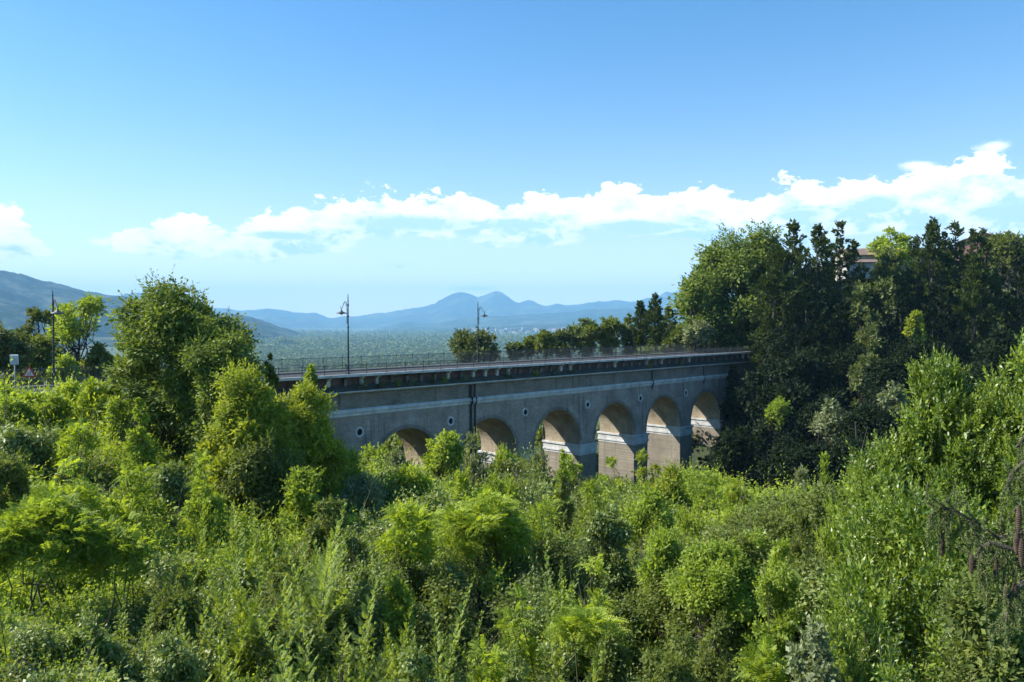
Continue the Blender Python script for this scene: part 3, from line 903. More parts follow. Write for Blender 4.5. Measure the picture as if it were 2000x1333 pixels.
def lobes_for(rng, shape, rx, h, n, lr):
    """lobe centres and radii filling an envelope of half width rx and height h above z = 0"""
    d = unit(rng, n)
    if shape == 'dome':
        d[:, 2] = np.abs(d[:, 2]) ** 0.8
        c = d * np.array([rx, rx, h]) * rng.uniform(.55, .86, (n, 1)); c[:, 2] = np.maximum(c[:, 2], .04 * h)
        r = rx * lr * rng.uniform(.6, 1.35, n)
    elif shape == 'round':
        c = d * np.array([rx, rx, h / 2]) * (.25 + .6 * rng.uniform(0, 1, (n, 1)) ** .45); c[:, 2] += h / 2
        r = rx * lr * rng.uniform(.6, 1.35, n)
    elif shape == 'column':
        t = rng.uniform(0, 1, n); a = rng.uniform(0, 2 * np.pi, n)
        prof = np.sin(np.pi * np.clip(t * .8 + .18, 0, 1)) ** .7 * (1 - t ** 5)
        R = rx * prof * rng.uniform(.45, .85, n)
        c = np.stack([R * np.cos(a), R * np.sin(a), t * h], 1)
        r = rx * lr * (1.15 - .75 * t) * rng.uniform(.6, 1.3, n)
    elif shape == 'cone':
        t = rng.uniform(0, 1, n) ** 1.3; a = rng.uniform(0, 2 * np.pi, n)
        R = rx * (1 - t) ** .8 * rng.uniform(.5, .9, n)
        c = np.stack([R * np.cos(a), R * np.sin(a), t * h], 1)
        r = rx * lr * (1.1 - .8 * t) * rng.uniform(.7, 1.2, n)
    return c, r


def clump_leaves(rng, c, r, n, Lh, Wd, up=.5, droop=.2, flat=.85, spread=.7):
    w = r ** 2 / (r ** 2).sum()
    k = rng.choice(len(r), n, p=w)
    d = unit(rng, n); d[:, 2] = d[:, 2] * .9 + .18; d = nrm(d)
    rr = rng.uniform(0, 1, n) ** .45
    rr = rr * (1 + .22 * rng.normal(size=n) * (rr > .8))
    P = c[k] + d * (r[k] * rr)[:, None] * np.array([1, 1, flat])
    sk = rng.uniform(.65, 1.5, len(r))[k]
    return blades(rng, P, d, Lh * sk, Wd * sk, up, spread, droop)


def twig_shoots(rng, base, dirs, length, m, Lh, Wd, open_=.8, curl=.15):
    """leafy shoots: m leaves set round each, base (n,3), dirs (n,3)"""
    n = len(base)
    t = np.tile(np.linspace(.08, 1, m), (n, 1)) ; t = t + rng.uniform(-.3 / m, .3 / m, t.shape)
    ang = np.arange(m)[None, :] * 2.4 + rng.uniform(0, 6.28, (n, 1))
    a = nrm(np.cross(dirs, unit(rng, n))); b = np.cross(dirs, a)
    L = np.broadcast_to(length, (n,))
    bend = unit(rng, n) * .5
    bend[:, 2] = -np.abs(bend[:, 2]) * curl * 4
    P = base[:, None] + dirs[:, None] * (t * L[:, None])[..., None] + bend[:, None] * (t ** 2 * L[:, None] * .3)[..., None]
    rad = a[:, None] * np.cos(ang)[..., None] + b[:, None] * np.sin(ang)[..., None]
    op = (open_ * (1.15 - .75 * t))[..., None]
    A = nrm((dirs[:, None] + rad * op + rng.normal(size=rad.shape) * .12).reshape(-1, 3))
    S = nrm(np.cross(A, rad.reshape(-1, 3)) + rng.normal(size=A.shape) * .25)
    s = (rng.uniform(.75, 1.15, t.shape) * (1.1 - .45 * t)).ravel()
    return leaf_quads(P.reshape(-1, 3), A, S, Lh * s, Wd * s)


def fronds(rng, base, dirs, length, pairs, Lh, Wd, droop=.6):
    """feather-shaped compound leaves"""
    n = len(base)
    t = np.tile(np.linspace(.22, 1, pairs), (n, 1))
    L = np.broadcast_to(length, (n,))
    down = np.array([0, 0, -1.0])
    P0 = base[:, None] + dirs[:, None] * (t * L[:, None])[..., None] + down * (t ** 2 * L[:, None] * droop * .6)[..., None]
    side = nrm(np.cross(dirs, np.array([0, 0, 1.0]) + rng.normal(size=(n, 3)) * .25))
    out = []
    for sg in (-1, 1):
        A = nrm((side[:, None] * sg + dirs[:, None] * .45 + down * .22 + rng.normal(size=P0.shape) * .1).reshape(-1, 3))
        N = nrm(np.cross(A, np.repeat(dirs, pairs, 0)))
        S = nrm(np.cross(A, N))
        s = (np.sin(np.pi * np.clip(t * .75 + .2, 0, 1)) * .5 + .55).ravel() * rng.uniform(.85, 1.1, n * pairs)
        out.append(leaf_quads(P0.reshape(-1, 3), A, S, Lh * s, Wd * s))
    m_ = base + dirs * (L * .5)[:, None] + down * (L * .15 * droop)[:, None]
    out.append(leaf_quads(base, nrm(dirs + down * .3 * droop), side, L * .9, Lh * .08))
    return join(out)


def join(parts):
    V = []; Q = []; o = 0
    for v, q in parts:
        V.append(v); Q.append(q + o); o += len(v)
    return np.concatenate(V), np.concatenate(Q)


def tubes(segs, n=5):
    """many straight tapered sticks: list of (p0, p1, r0, r1)"""
    P0 = np.array([s[0] for s in segs], float); P1 = np.array([s[1] for s in segs], float)
    r0 = np.array([s[2] for s in segs])[:, None]; r1 = np.array([s[3] for s in segs])[:, None]
    d = nrm(P1 - P0); a = nrm(np.cross(d, np.array([.31, .17, 1.0]) / 1.06)); b = np.cross(d, a)
    V = np.zeros((len(segs), 2 * n, 3))
    for k in range(n):
        w = a * math.cos(2 * math.pi * k / n) + b * math.sin(2 * math.pi * k / n)
        V[:, k] = P0 + w * r0; V[:, n + k] = P1 + w * r1
    q = np.array([[k, (k + 1) % n, n + (k + 1) % n, n + k] for k in range(n)])
    Q = (q[None] + (np.arange(len(segs)) * 2 * n)[:, None, None]).reshape(-1, 4)
    return V.reshape(-1, 3), Q


def limb(rng, p0, p1, r0, r1, k=5, wob=.08):
    """curved limb as a chain of sticks"""
    p0 = np.array(p0, float); p1 = np.array(p1, float); L = np.linalg.norm(p1 - p0)
    pts = [p0 + (p1 - p0) * (i / k) + (rng.normal(size=3) * wob * L * (0 < i < k)) + np.array([0, 0, .10 * L * math.sin(math.pi * i / k)]) * (p1[2] > p0[2]) * -1 for i in range(k + 1)]
    return [(pts[i], pts[i + 1], r0 + (r1 - r0) * i / k, r0 + (r1 - r0) * (i + 1) / k) for i in range(k)]


def plant(name, label, cat, kind, mat, px, py, Y, rpx, seed, hpx=None, group=None, dens=1.0, leafs=1.0, shape=None, lr=None, trunk_r=None, nl=None, open_=None, dY=0):
    """a plant whose top shows at (px, py), Y metres ahead; rpx half width in photo pixels; hpx crown height in pixels (None: to the ground)"""
    rng = np.random.default_rng(seed)
    top = at(px, py, Y); gz = G(top.x, Y)
    total = max(top.z - gz, .5)
    rx = rpx / F * Y
    h = total if hpx is None else min(hpx / F * Y, total)
    z0 = total - h                                     # crown foot over the plant's foot
    root = empty(name, (top.x, Y, gz)); tag(root, label, cat, group)
    Lh = max(.085, LEAFMIN * Y) * leafs; Wd = Lh * .5
    parts = []; segs = []
    if kind in ('broad', 'vine', 'round', 'column', 'cone'):
        sh = shape or {'broad': 'dome', 'vine': 'dome', 'round': 'round', 'column': 'column', 'cone': 'cone'}[kind]
        n = nl or int(26 + 5 * max(h / rx, 1))
        c, r = lobes_for(rng, sh, rx, h, n, lr or .3)
        c[:, 2] = np.minimum(c[:, 2], h - r * .85)
        area = (r ** 2).sum() * 4 * math.pi * .8
        N = int(np.clip(area / (Lh * Wd * .5) * 1.15 * dens, 1500, 60000))
        parts.append(clump_leaves(rng, c, r, N, Lh, Wd, droop=.35 if kind == 'vine' else .15))
        # leafy twigs that break the outline
        k = int(len(r) * 5)
        j = rng.choice(len(r), k); d = unit(rng, k); d[:, 2] = np.abs(d[:, 2]) + .35; d = nrm(d)
        parts.append(twig_shoots(rng, c[j] + d * r[j][:, None] * .75, d, r[j] * rng.uniform(.4, 1.0, k), 9, Lh, Wd * .85))
        for q in range(min(len(r), 24)):
            s = np.array([0, 0, -z0 + (z0 + c[q, 2]) * rng.uniform(.25, .6)]) if z0 > .5 else np.array([0, 0, .05 * h])
            segs += limb(rng, s, c[q], max(.02, rx * .022), max(.008, rx * .008))
    elif kind in ('shoots', 'spiky'):
        # many upright leafy shoots over a rounded body (laurel, willow, dogwood)
        sh = shape or 'dome'
        n = nl or 30
        c, r = lobes_for(rng, sh, rx, h * .9, n, lr or .28)
        area = (r ** 2).sum() * 4 * math.pi * .8
        N = int(np.clip(area / (Lh * Wd * .5) * .7 * dens, 1500, 42000))
        parts.append(clump_leaves(rng, c, r, N, Lh, Wd * .8, up=.35, droop=-.3))
        ls = rx * .42 if kind == 'spiky' else max(rx * .26, .35)
        k = int(np.clip((rx * rx * 2 * math.pi + rx * h * 3) / (ls * .34) ** 2 * .35, 60, 900))
        j = rng.choice(len(r), k); d = unit(rng, k); d[:, 2] = np.abs(d[:, 2]); 
        b = c[j] + nrm(d) * r[j][:, None] * .7
        dirs = nrm(d * .55 + nrm(c[j] * np.array([1, 1, .2])) * .25 + np.array([0, 0, .62 if mat is L_laurel else .95]) + rng.normal(size=(k, 3)) * .2)
        m = int(np.clip(ls / (Lh * .26), 7, 22))
        L = ls * rng.uniform(.55, 1.3, k)
        parts.append(twig_shoots(rng, b, dirs, L, m, Lh * 1.15, Wd * (1.15 if mat is L_laurel else .9), open_=open_ or (1.15 if mat is L_laurel else .75), curl=.02))
        for q in range(0, k, max(1, k // 160)): segs.append((b[q], b[q] + dirs[q] * L[q] * .95, .012, .004))
        for q in range(min(len(r), 20)): segs += limb(rng, (0, 0, .03 * h - z0), c[q], max(.02, rx * .02), .01)
    elif kind == 'fronds':
        n = nl or 24
        c, r = lobes_for(rng, shape or 'dome', rx, h, n, lr or .30)
        c[:, 2] = np.minimum(c[:, 2], h - r * .7)
        fl = max(.5, rx * .20)
        k = int(np.clip((r ** 2).sum() * 4 * math.pi / (fl * .34) ** 2 * .30 * dens, 250, 3600))
        j = rng.choice(len(r), k, p=r ** 2 / (r ** 2).sum()); d = unit(rng, k); d[:, 2] = np.abs(d[:, 2]) * .9 + .05; d = nrm(d)
        b = c[j] + d * r[j][:, None] * rng.uniform(.35, .95, (k, 1)) * np.array([1, 1, .8])
        dirs = nrm(d * np.array([1, 1, .55]) + rng.normal(size=(k, 3)) * .3 + np.array([0, 0, .18]))
        parts.append(fronds(rng, b, dirs, fl * rng.uniform(.7, 1.2, k), 8, fl * .26, fl * .085))
        N = int(np.clip((r ** 2).sum() * 10 / (Lh * Wd * .5) * .35 * dens, 1500, 25000))
        parts.append(clump_leaves(rng, c, r * .85, N, Lh, Wd))
        for q in range(min(len(r), 20 if hpx is None else 5)): segs += limb(rng, (0, 0, .03 * h - z0), c[q], max(.02, rx * .022), .012)
    elif kind == 'conifer':
        # loose pine column: branches rise from the trunk and end in brushes of needles
        nlead = 1 if rx < 2.4 else int(rng.integers(3, 6))
        cs = []; rs = []
        for L in range(nlead):
            lr_ = 0 if L == 0 else rng.uniform(.25, .55) * rx; la = rng.uniform(0, 6.28)
            lx, ly = lr_ * math.cos(la), lr_ * math.sin(la)
            lh = h if L == 0 else h * rng.uniform(.72, .97)
            w = rx * (1 if nlead == 1 else (.72 if L == 0 else rng.uniform(.42, .62)))
            nb = int((70 + h / rx * 14) * (1 if nlead == 1 else .5))
            t = np.sort(rng.uniform(.02, .985, nb)); a = np.arange(nb) * 2.4 + rng.normal(size=nb) * .5
            prof = np.minimum((1 - t) * lh / w * .42 + .03, 1) ** .85 * (.62 + .38 * np.sin(np.pi * np.clip(t * .9 + .1, 0, 1))) * rng.uniform(.35, 1.2, nb)
            tip = np.stack([lx + np.cos(a) * prof * w, ly + np.sin(a) * prof * w, t * lh + prof * w * rng.uniform(.2, .7, nb)], 1)
            tip[:, 2] = np.minimum(tip[:, 2], lh * .985)
            ff = np.clip(t * lh - prof * w * .3, -z0, lh * .97)
            foot = np.stack([lx * np.clip(ff / lh * 1.6, 0, 1), ly * np.clip(ff / lh * 1.6, 0, 1), ff], 1)
            for q in range(nb):
                for u in (.45, .7, .88, 1.0):
                    cs.append(foot[q] + (tip[q] - foot[q]) * u + rng.normal(size=3) * w * .05)
                    rs.append(w * (.06 + .09 * rng.random()) * (1.15 - .55 * t[q]))
                segs.append((foot[q], tip[q], max(.02, w * .014), .01))
            if L: segs += [((0, 0, lh * .1), (lx, ly, lh * .6), w * .05, w * .035), ((lx, ly, lh * .6), (lx, ly, lh * .96), w * .035, .02)]
            for zz_, r_ in ((.0, .03), (.10, .045), (.22, .065), (.34, .08), (.48, .10), (.62, .11), (.78, .12), (.95, .13), (1.15, .14)): cs.append([lx + rng.normal() * w * .02, ly, lh - w * zz_ - w * .03]); rs.append(w * r_)
        cs = np.array(cs); rs = np.array(rs)
        Ln = max(Lh * .95, .16); Wn = max(.0016 * Y, .02) * 1.3
        N = int(np.clip((rs ** 2).sum() * 12 / (Ln * Wn * .5) * .8 * dens, 3000, 80000))
        k = rng.choice(len(rs), N, p=rs ** 2 / (rs ** 2).sum())
        d = unit(rng, N); 
        P = cs[k] + d * (rs[k] * rng.uniform(0, 1, N) ** .6)[:, None] * np.array([1, 1, 1.25])
        rad = nrm(P * np.array([1, 1, 0]) + 1e-6)
        A = nrm(np.array([0, 0, .75]) + rad * .55 + d * .55)
        parts.append(leaf_quads(P, A, nrm(np.cross(A, unit(rng, N))), Ln * rng.uniform(.6, 1.2, N), Wn))
    elif kind == 'plume':
        # feathery spire: a stem with rising side sprays of fine leaflets
        ns = nl or 1
        for q in range(ns):
            hh = h * (1 if q == 0 else rng.uniform(.42, .92)); off = np.array([rng.normal() * rx * .45, rng.normal() * rx * .45, 0]) * (q > 0)
            nb = int(np.clip(hh / .045, 30, 76)); t = np.linspace(.12, .985, nb)
            a = np.arange(nb) * 2.4 + rng.uniform(0, 6)
            w = (rx if ns == 1 else rx * .6) * np.minimum(1, (1 - t) * 2.2 + .06) * rng.uniform(.7, 1.15, nb)
            lean = rng.normal(size=3) * .17 * np.array([1, 1, 0])
            base = off + np.stack([0 * t, 0 * t, t * hh], 1) + lean * (t ** 2 * hh)[:, None]
            dirs = nrm(np.stack([np.cos(a), np.sin(a), 0 * a + .62 + .5 * t], 1) + rng.normal(size=(nb, 3)) * .22)
            m = 20
            tt = np.linspace(.15, 1, m)
            PB = base[:, None] + dirs[:, None] * (w[:, None] * tt)[..., None] + np.array([0, 0, .22]) * (w[:, None] * tt ** 2)[..., None]
            side = nrm(np.cross(dirs, np.array([0, 0, 1.0])))
            for sg in (-1, 1):
                A = nrm((dirs[:, None] * .8 + side[:, None] * sg * .75 + rng.normal(size=PB.shape) * .15).reshape(-1, 3))
                S = nrm(np.cross(A, np.repeat(nrm(np.cross(dirs, side)), m, 0)))
                sc = np.repeat(w, m) * np.tile(1.05 - .6 * tt, nb) * .38
                parts.append(leaf_quads(PB.reshape(-1, 3), A, S, np.maximum(sc * 1.15, .045), max(.010, .0009 * Y)))
            segs += [(base[i], base[i] + dirs[i] * w[i], .006, .002) for i in range(0, nb, 2)]
            segs += [(off - np.array([0, 0, z0]), base[nb // 2], .016, .01), (base[nb // 2], base[-1], .01, .004)]
    V, Q = join(parts)
    ztop = np.quantile(V[:, 2], .9985); kz = np.clip(h / max(ztop, .1), .8, 1.35)
    rq = np.quantile(np.hypot(V[:, 0], V[:, 1]), .985); kx = 1 if kind == 'plume' else np.clip(rx / max(rq, .05), .85, 1.25)
    K3 = np.array([kx, kx, kz]); V = V * K3
    segs = [(np.array(a_) * K3, np.array(b_) * K3, c_, d_) for a_, b_, c_, d_ in segs]
    V = V + np.array([0, 0, z0]); TOT[0] += len(Q)
    fol = np_mesh('crown' if cat == 'tree' else 'foliage', V, Q, mat, parent=root)
    if cat == 'tree':
        tr = trunk_r or max(.12, total * .018)
        wob = rng.normal(size=3) * .12 * np.array([1, 1, 0]) * (0 if kind == 'conifer' else 1) * min(1, rx / (total * .3))
        pts = [np.array([0, 0, -.6]) + (wob * i * total * .1) + np.array([0, 0, (total * .92 + .6) * i / 6]) for i in range(7)]
        ts = [(pts[i], pts[i + 1], tr * (1 - .82 * i / 6), tr * (1 - .82 * (i + 1) / 6)) for i in range(6)]
        v, q = tubes([(np.array(a) + 0, np.array(b) + 0, c_, d_) for a, b, c_, d_ in ts] + [(np.array(a) + [0, 0, z0], np.array(b) + [0, 0, z0], c_, d_) for a, b, c_, d_ in segs], 7)
        np_mesh('trunk', v, q, BARK, parent=root, smooth_=True)
    elif segs:
        v, q = tubes([(np.array(a) + [0, 0, z0], np.array(b) + [0, 0, z0], c_, d_) for a, b, c_, d_ in segs], 5)
        np_mesh('stems', v, q, TWIG if kind in ('plume', 'shoots', 'spiky', 'fronds') else BARK, parent=root)
    return root


# ---------------- undergrowth: the tangle nobody could count
HOLLOWS = [(90, 1080, 20, 2.6, 1.9), (150, 1120, 19, 1.8, 1.6), (935, 1150, 19.5, 1.9, 2.2), (985, 1175, 18.5, 1.2, 1.8), (1420, 1120, 20, 2.4, 2.2), (1380, 1190, 17, 1.6, 1.6), (1270, 1260, 14.5, 1.3, 1.5), (560, 985, 31, 3.0, 2.0), (500, 960, 33, 2.5, 2.0), (1560, 1080, 20, 1.4, 1.5), (350, 1130, 18, 1.0, .8),
           (700, 1150, 17, .8, .6), (1180, 1100, 21, 1.3, 1.0), (640, 1110, 18, .9, .6)]


def off_deck(x, y, gz=None):
    s = (x - O.x) * math.cos(TH) + (y - O.y) * math.sin(TH); t = -(x - O.x) * math.sin(TH) + (y - O.y) * math.cos(TH)
    return s, t


def build_thicket():
    rng = np.random.default_rng(41)
    n = 3000
    r = np.exp(rng.uniform(math.log(8), math.log(112), n)); a = np.radians(rng.uniform(-38, 38, n))
    x = r * np.sin(a); y = r * np.cos(a)
    s, t = off_deck(x, y)
    R = np.clip(.024 * r, .30, 1.5) * rng.uniform(.6, 1.45, n)
    ok = (t < -1.6 - R * .9) & ~((x > 28) & (y > 75)) & (s < 80)
    x, y, r, R = x[ok], y[ok], r[ok], R[ok]; n = len(x)
    cz = canopy(x, y); gz = ground(x, y)
    hb = fbm(x / (2.0 + r * .05), y / (2.0 + r * .05), 17, 3) - .5
    z = cz - .35 - .010 * r + hb * (3.0 + r * .03) - R * .9 - np.abs(rng.normal(size=n)) * (.4 + .012 * r)
    pxl = 1000 + F * x / y; z = z - 2.5 * np.clip((pxl - 1590) / 60, 0, 1) * (y < 26)
    for px, py, Y, rr, dp in HOLLOWS:
        p = at(px, py, Y); q = np.exp(-((x - p.x) ** 2 + (y - p.y) ** 2) / (rr * rr)); z = z - q * dp
    z = np.maximum(z, gz + R * .1)
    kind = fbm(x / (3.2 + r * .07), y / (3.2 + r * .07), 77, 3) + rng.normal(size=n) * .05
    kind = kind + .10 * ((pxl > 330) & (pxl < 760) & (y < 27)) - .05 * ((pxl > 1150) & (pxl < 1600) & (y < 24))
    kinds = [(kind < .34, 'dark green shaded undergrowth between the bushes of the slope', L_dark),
             ((kind >= .34) & (kind < .42), 'tangled silvery bramble undergrowth on the slope', L_bramble),
             ((kind >= .42) & (kind < .53), 'mid green leafy undergrowth covering the slope below the viaduct', L_mid),
             (kind >= .53, 'bright fresh green undergrowth patches on the slope', L_fresh)]
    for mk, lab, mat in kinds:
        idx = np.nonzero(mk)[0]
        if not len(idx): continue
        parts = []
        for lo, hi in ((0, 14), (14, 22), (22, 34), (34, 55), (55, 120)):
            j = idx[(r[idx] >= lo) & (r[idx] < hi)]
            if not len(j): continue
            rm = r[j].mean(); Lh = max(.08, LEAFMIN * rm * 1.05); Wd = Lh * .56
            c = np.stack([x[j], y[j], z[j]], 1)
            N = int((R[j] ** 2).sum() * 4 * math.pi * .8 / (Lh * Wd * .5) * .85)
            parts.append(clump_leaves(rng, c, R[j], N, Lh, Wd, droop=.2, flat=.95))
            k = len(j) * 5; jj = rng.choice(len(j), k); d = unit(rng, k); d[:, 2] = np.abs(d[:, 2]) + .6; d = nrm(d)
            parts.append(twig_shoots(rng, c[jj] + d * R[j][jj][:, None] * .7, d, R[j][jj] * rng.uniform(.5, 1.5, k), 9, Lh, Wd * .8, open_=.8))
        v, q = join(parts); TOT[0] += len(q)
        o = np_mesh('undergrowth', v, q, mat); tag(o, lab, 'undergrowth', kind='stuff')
    # dead and bare twigs standing out of the tangle
    rng = np.random.default_rng(43); sg = []
    for i in rng.choice(n, 420, replace=False):
        p = np.array([x[i], y[i], z[i] + R[i] * .4]); L = rng.uniform(.5, 1.5) * min(1 + r[i] * .02, 2)
        dd = nrm(np.array([[rng.normal() * .35, rng.normal() * .35, 1.0]]))[0]; w = max(.006, .0005 * r[i])
        e1 = p + dd * L * .6; e2 = e1 + (dd + rng.normal(size=3) * .25) * L * .45
        sg += [(p, e1, w, w * .7), (e1, e2, w * .7, w * .3)]
        for _ in range(4):
            u = rng.uniform(.3, .95); b0 = p + (e1 - p) * u; sg.append((b0, b0 + nrm((dd * .8 + rng.normal(size=3) * .6)[None])[0] * L * .3, w * .5, w * .25))
    v, q = tubes(sg, 4); o = np_mesh('dead_twigs', v, q, DEADW); tag(o, 'dry pale twigs sticking out of the undergrowth on the slope', 'twigs', kind='stuff')
    # hillsides beyond: low cover following the ground
    rng = np.random.default_rng(42)
    n = 3600
    r = np.exp(rng.uniform(math.log(60), math.log(420), n)); a = np.radians(rng.uniform(-38, 38, n))
    x = r * np.sin(a); y = r * np.cos(a); s, t = off_deck(x, y)
    R = np.clip(.014 * r, 1.0, 4.5) * rng.uniform(.6, 1.4, n)
    gz = ground(x, y)
    far = t > W + 2.2 + R
    right = (t < -2 - R) & (s > 78) | (s > 122)
    under = (gz < E - 17.5)
    ok = far | right | under
    x, y, r, R, gz = x[ok], y[ok], r[ok], R[ok], gz[ok]; n = len(x)
    z = gz + R * rng.uniform(-.1, .7, n)
    side = (x > 22 + 0 * y) & (x > y * .24)
    for mk, lab, mat in ((side, 'dark scrub covering the shaded hillside on the right', L_shade), (~side, 'green scrub on the ground behind the viaduct', L_dark)):
        parts = []
        for lo, hi in ((0, 110), (110, 170), (170, 450)):
            j = np.nonzero(mk & (r >= lo) & (r < hi))[0]
            if not len(j): continue
            Lh = LEAFMIN * r[j].mean() * 1.25; Wd = Lh * .6
            c = np.stack([x[j], y[j], z[j]], 1)
            N = int((R[j] ** 2).sum() * 4 * math.pi * .6 / (Lh * Wd * .5) * .85)
            parts.append(clump_leaves(rng, c, R[j], min(N, 160000), Lh, Wd))
        v, q = join(parts); TOT[0] += len(q)
        o = np_mesh('scrub', v, q, mat); tag(o, lab, 'scrub', kind='stuff')


build_thicket()
TREE, BUSH = 'tree', 'bush'
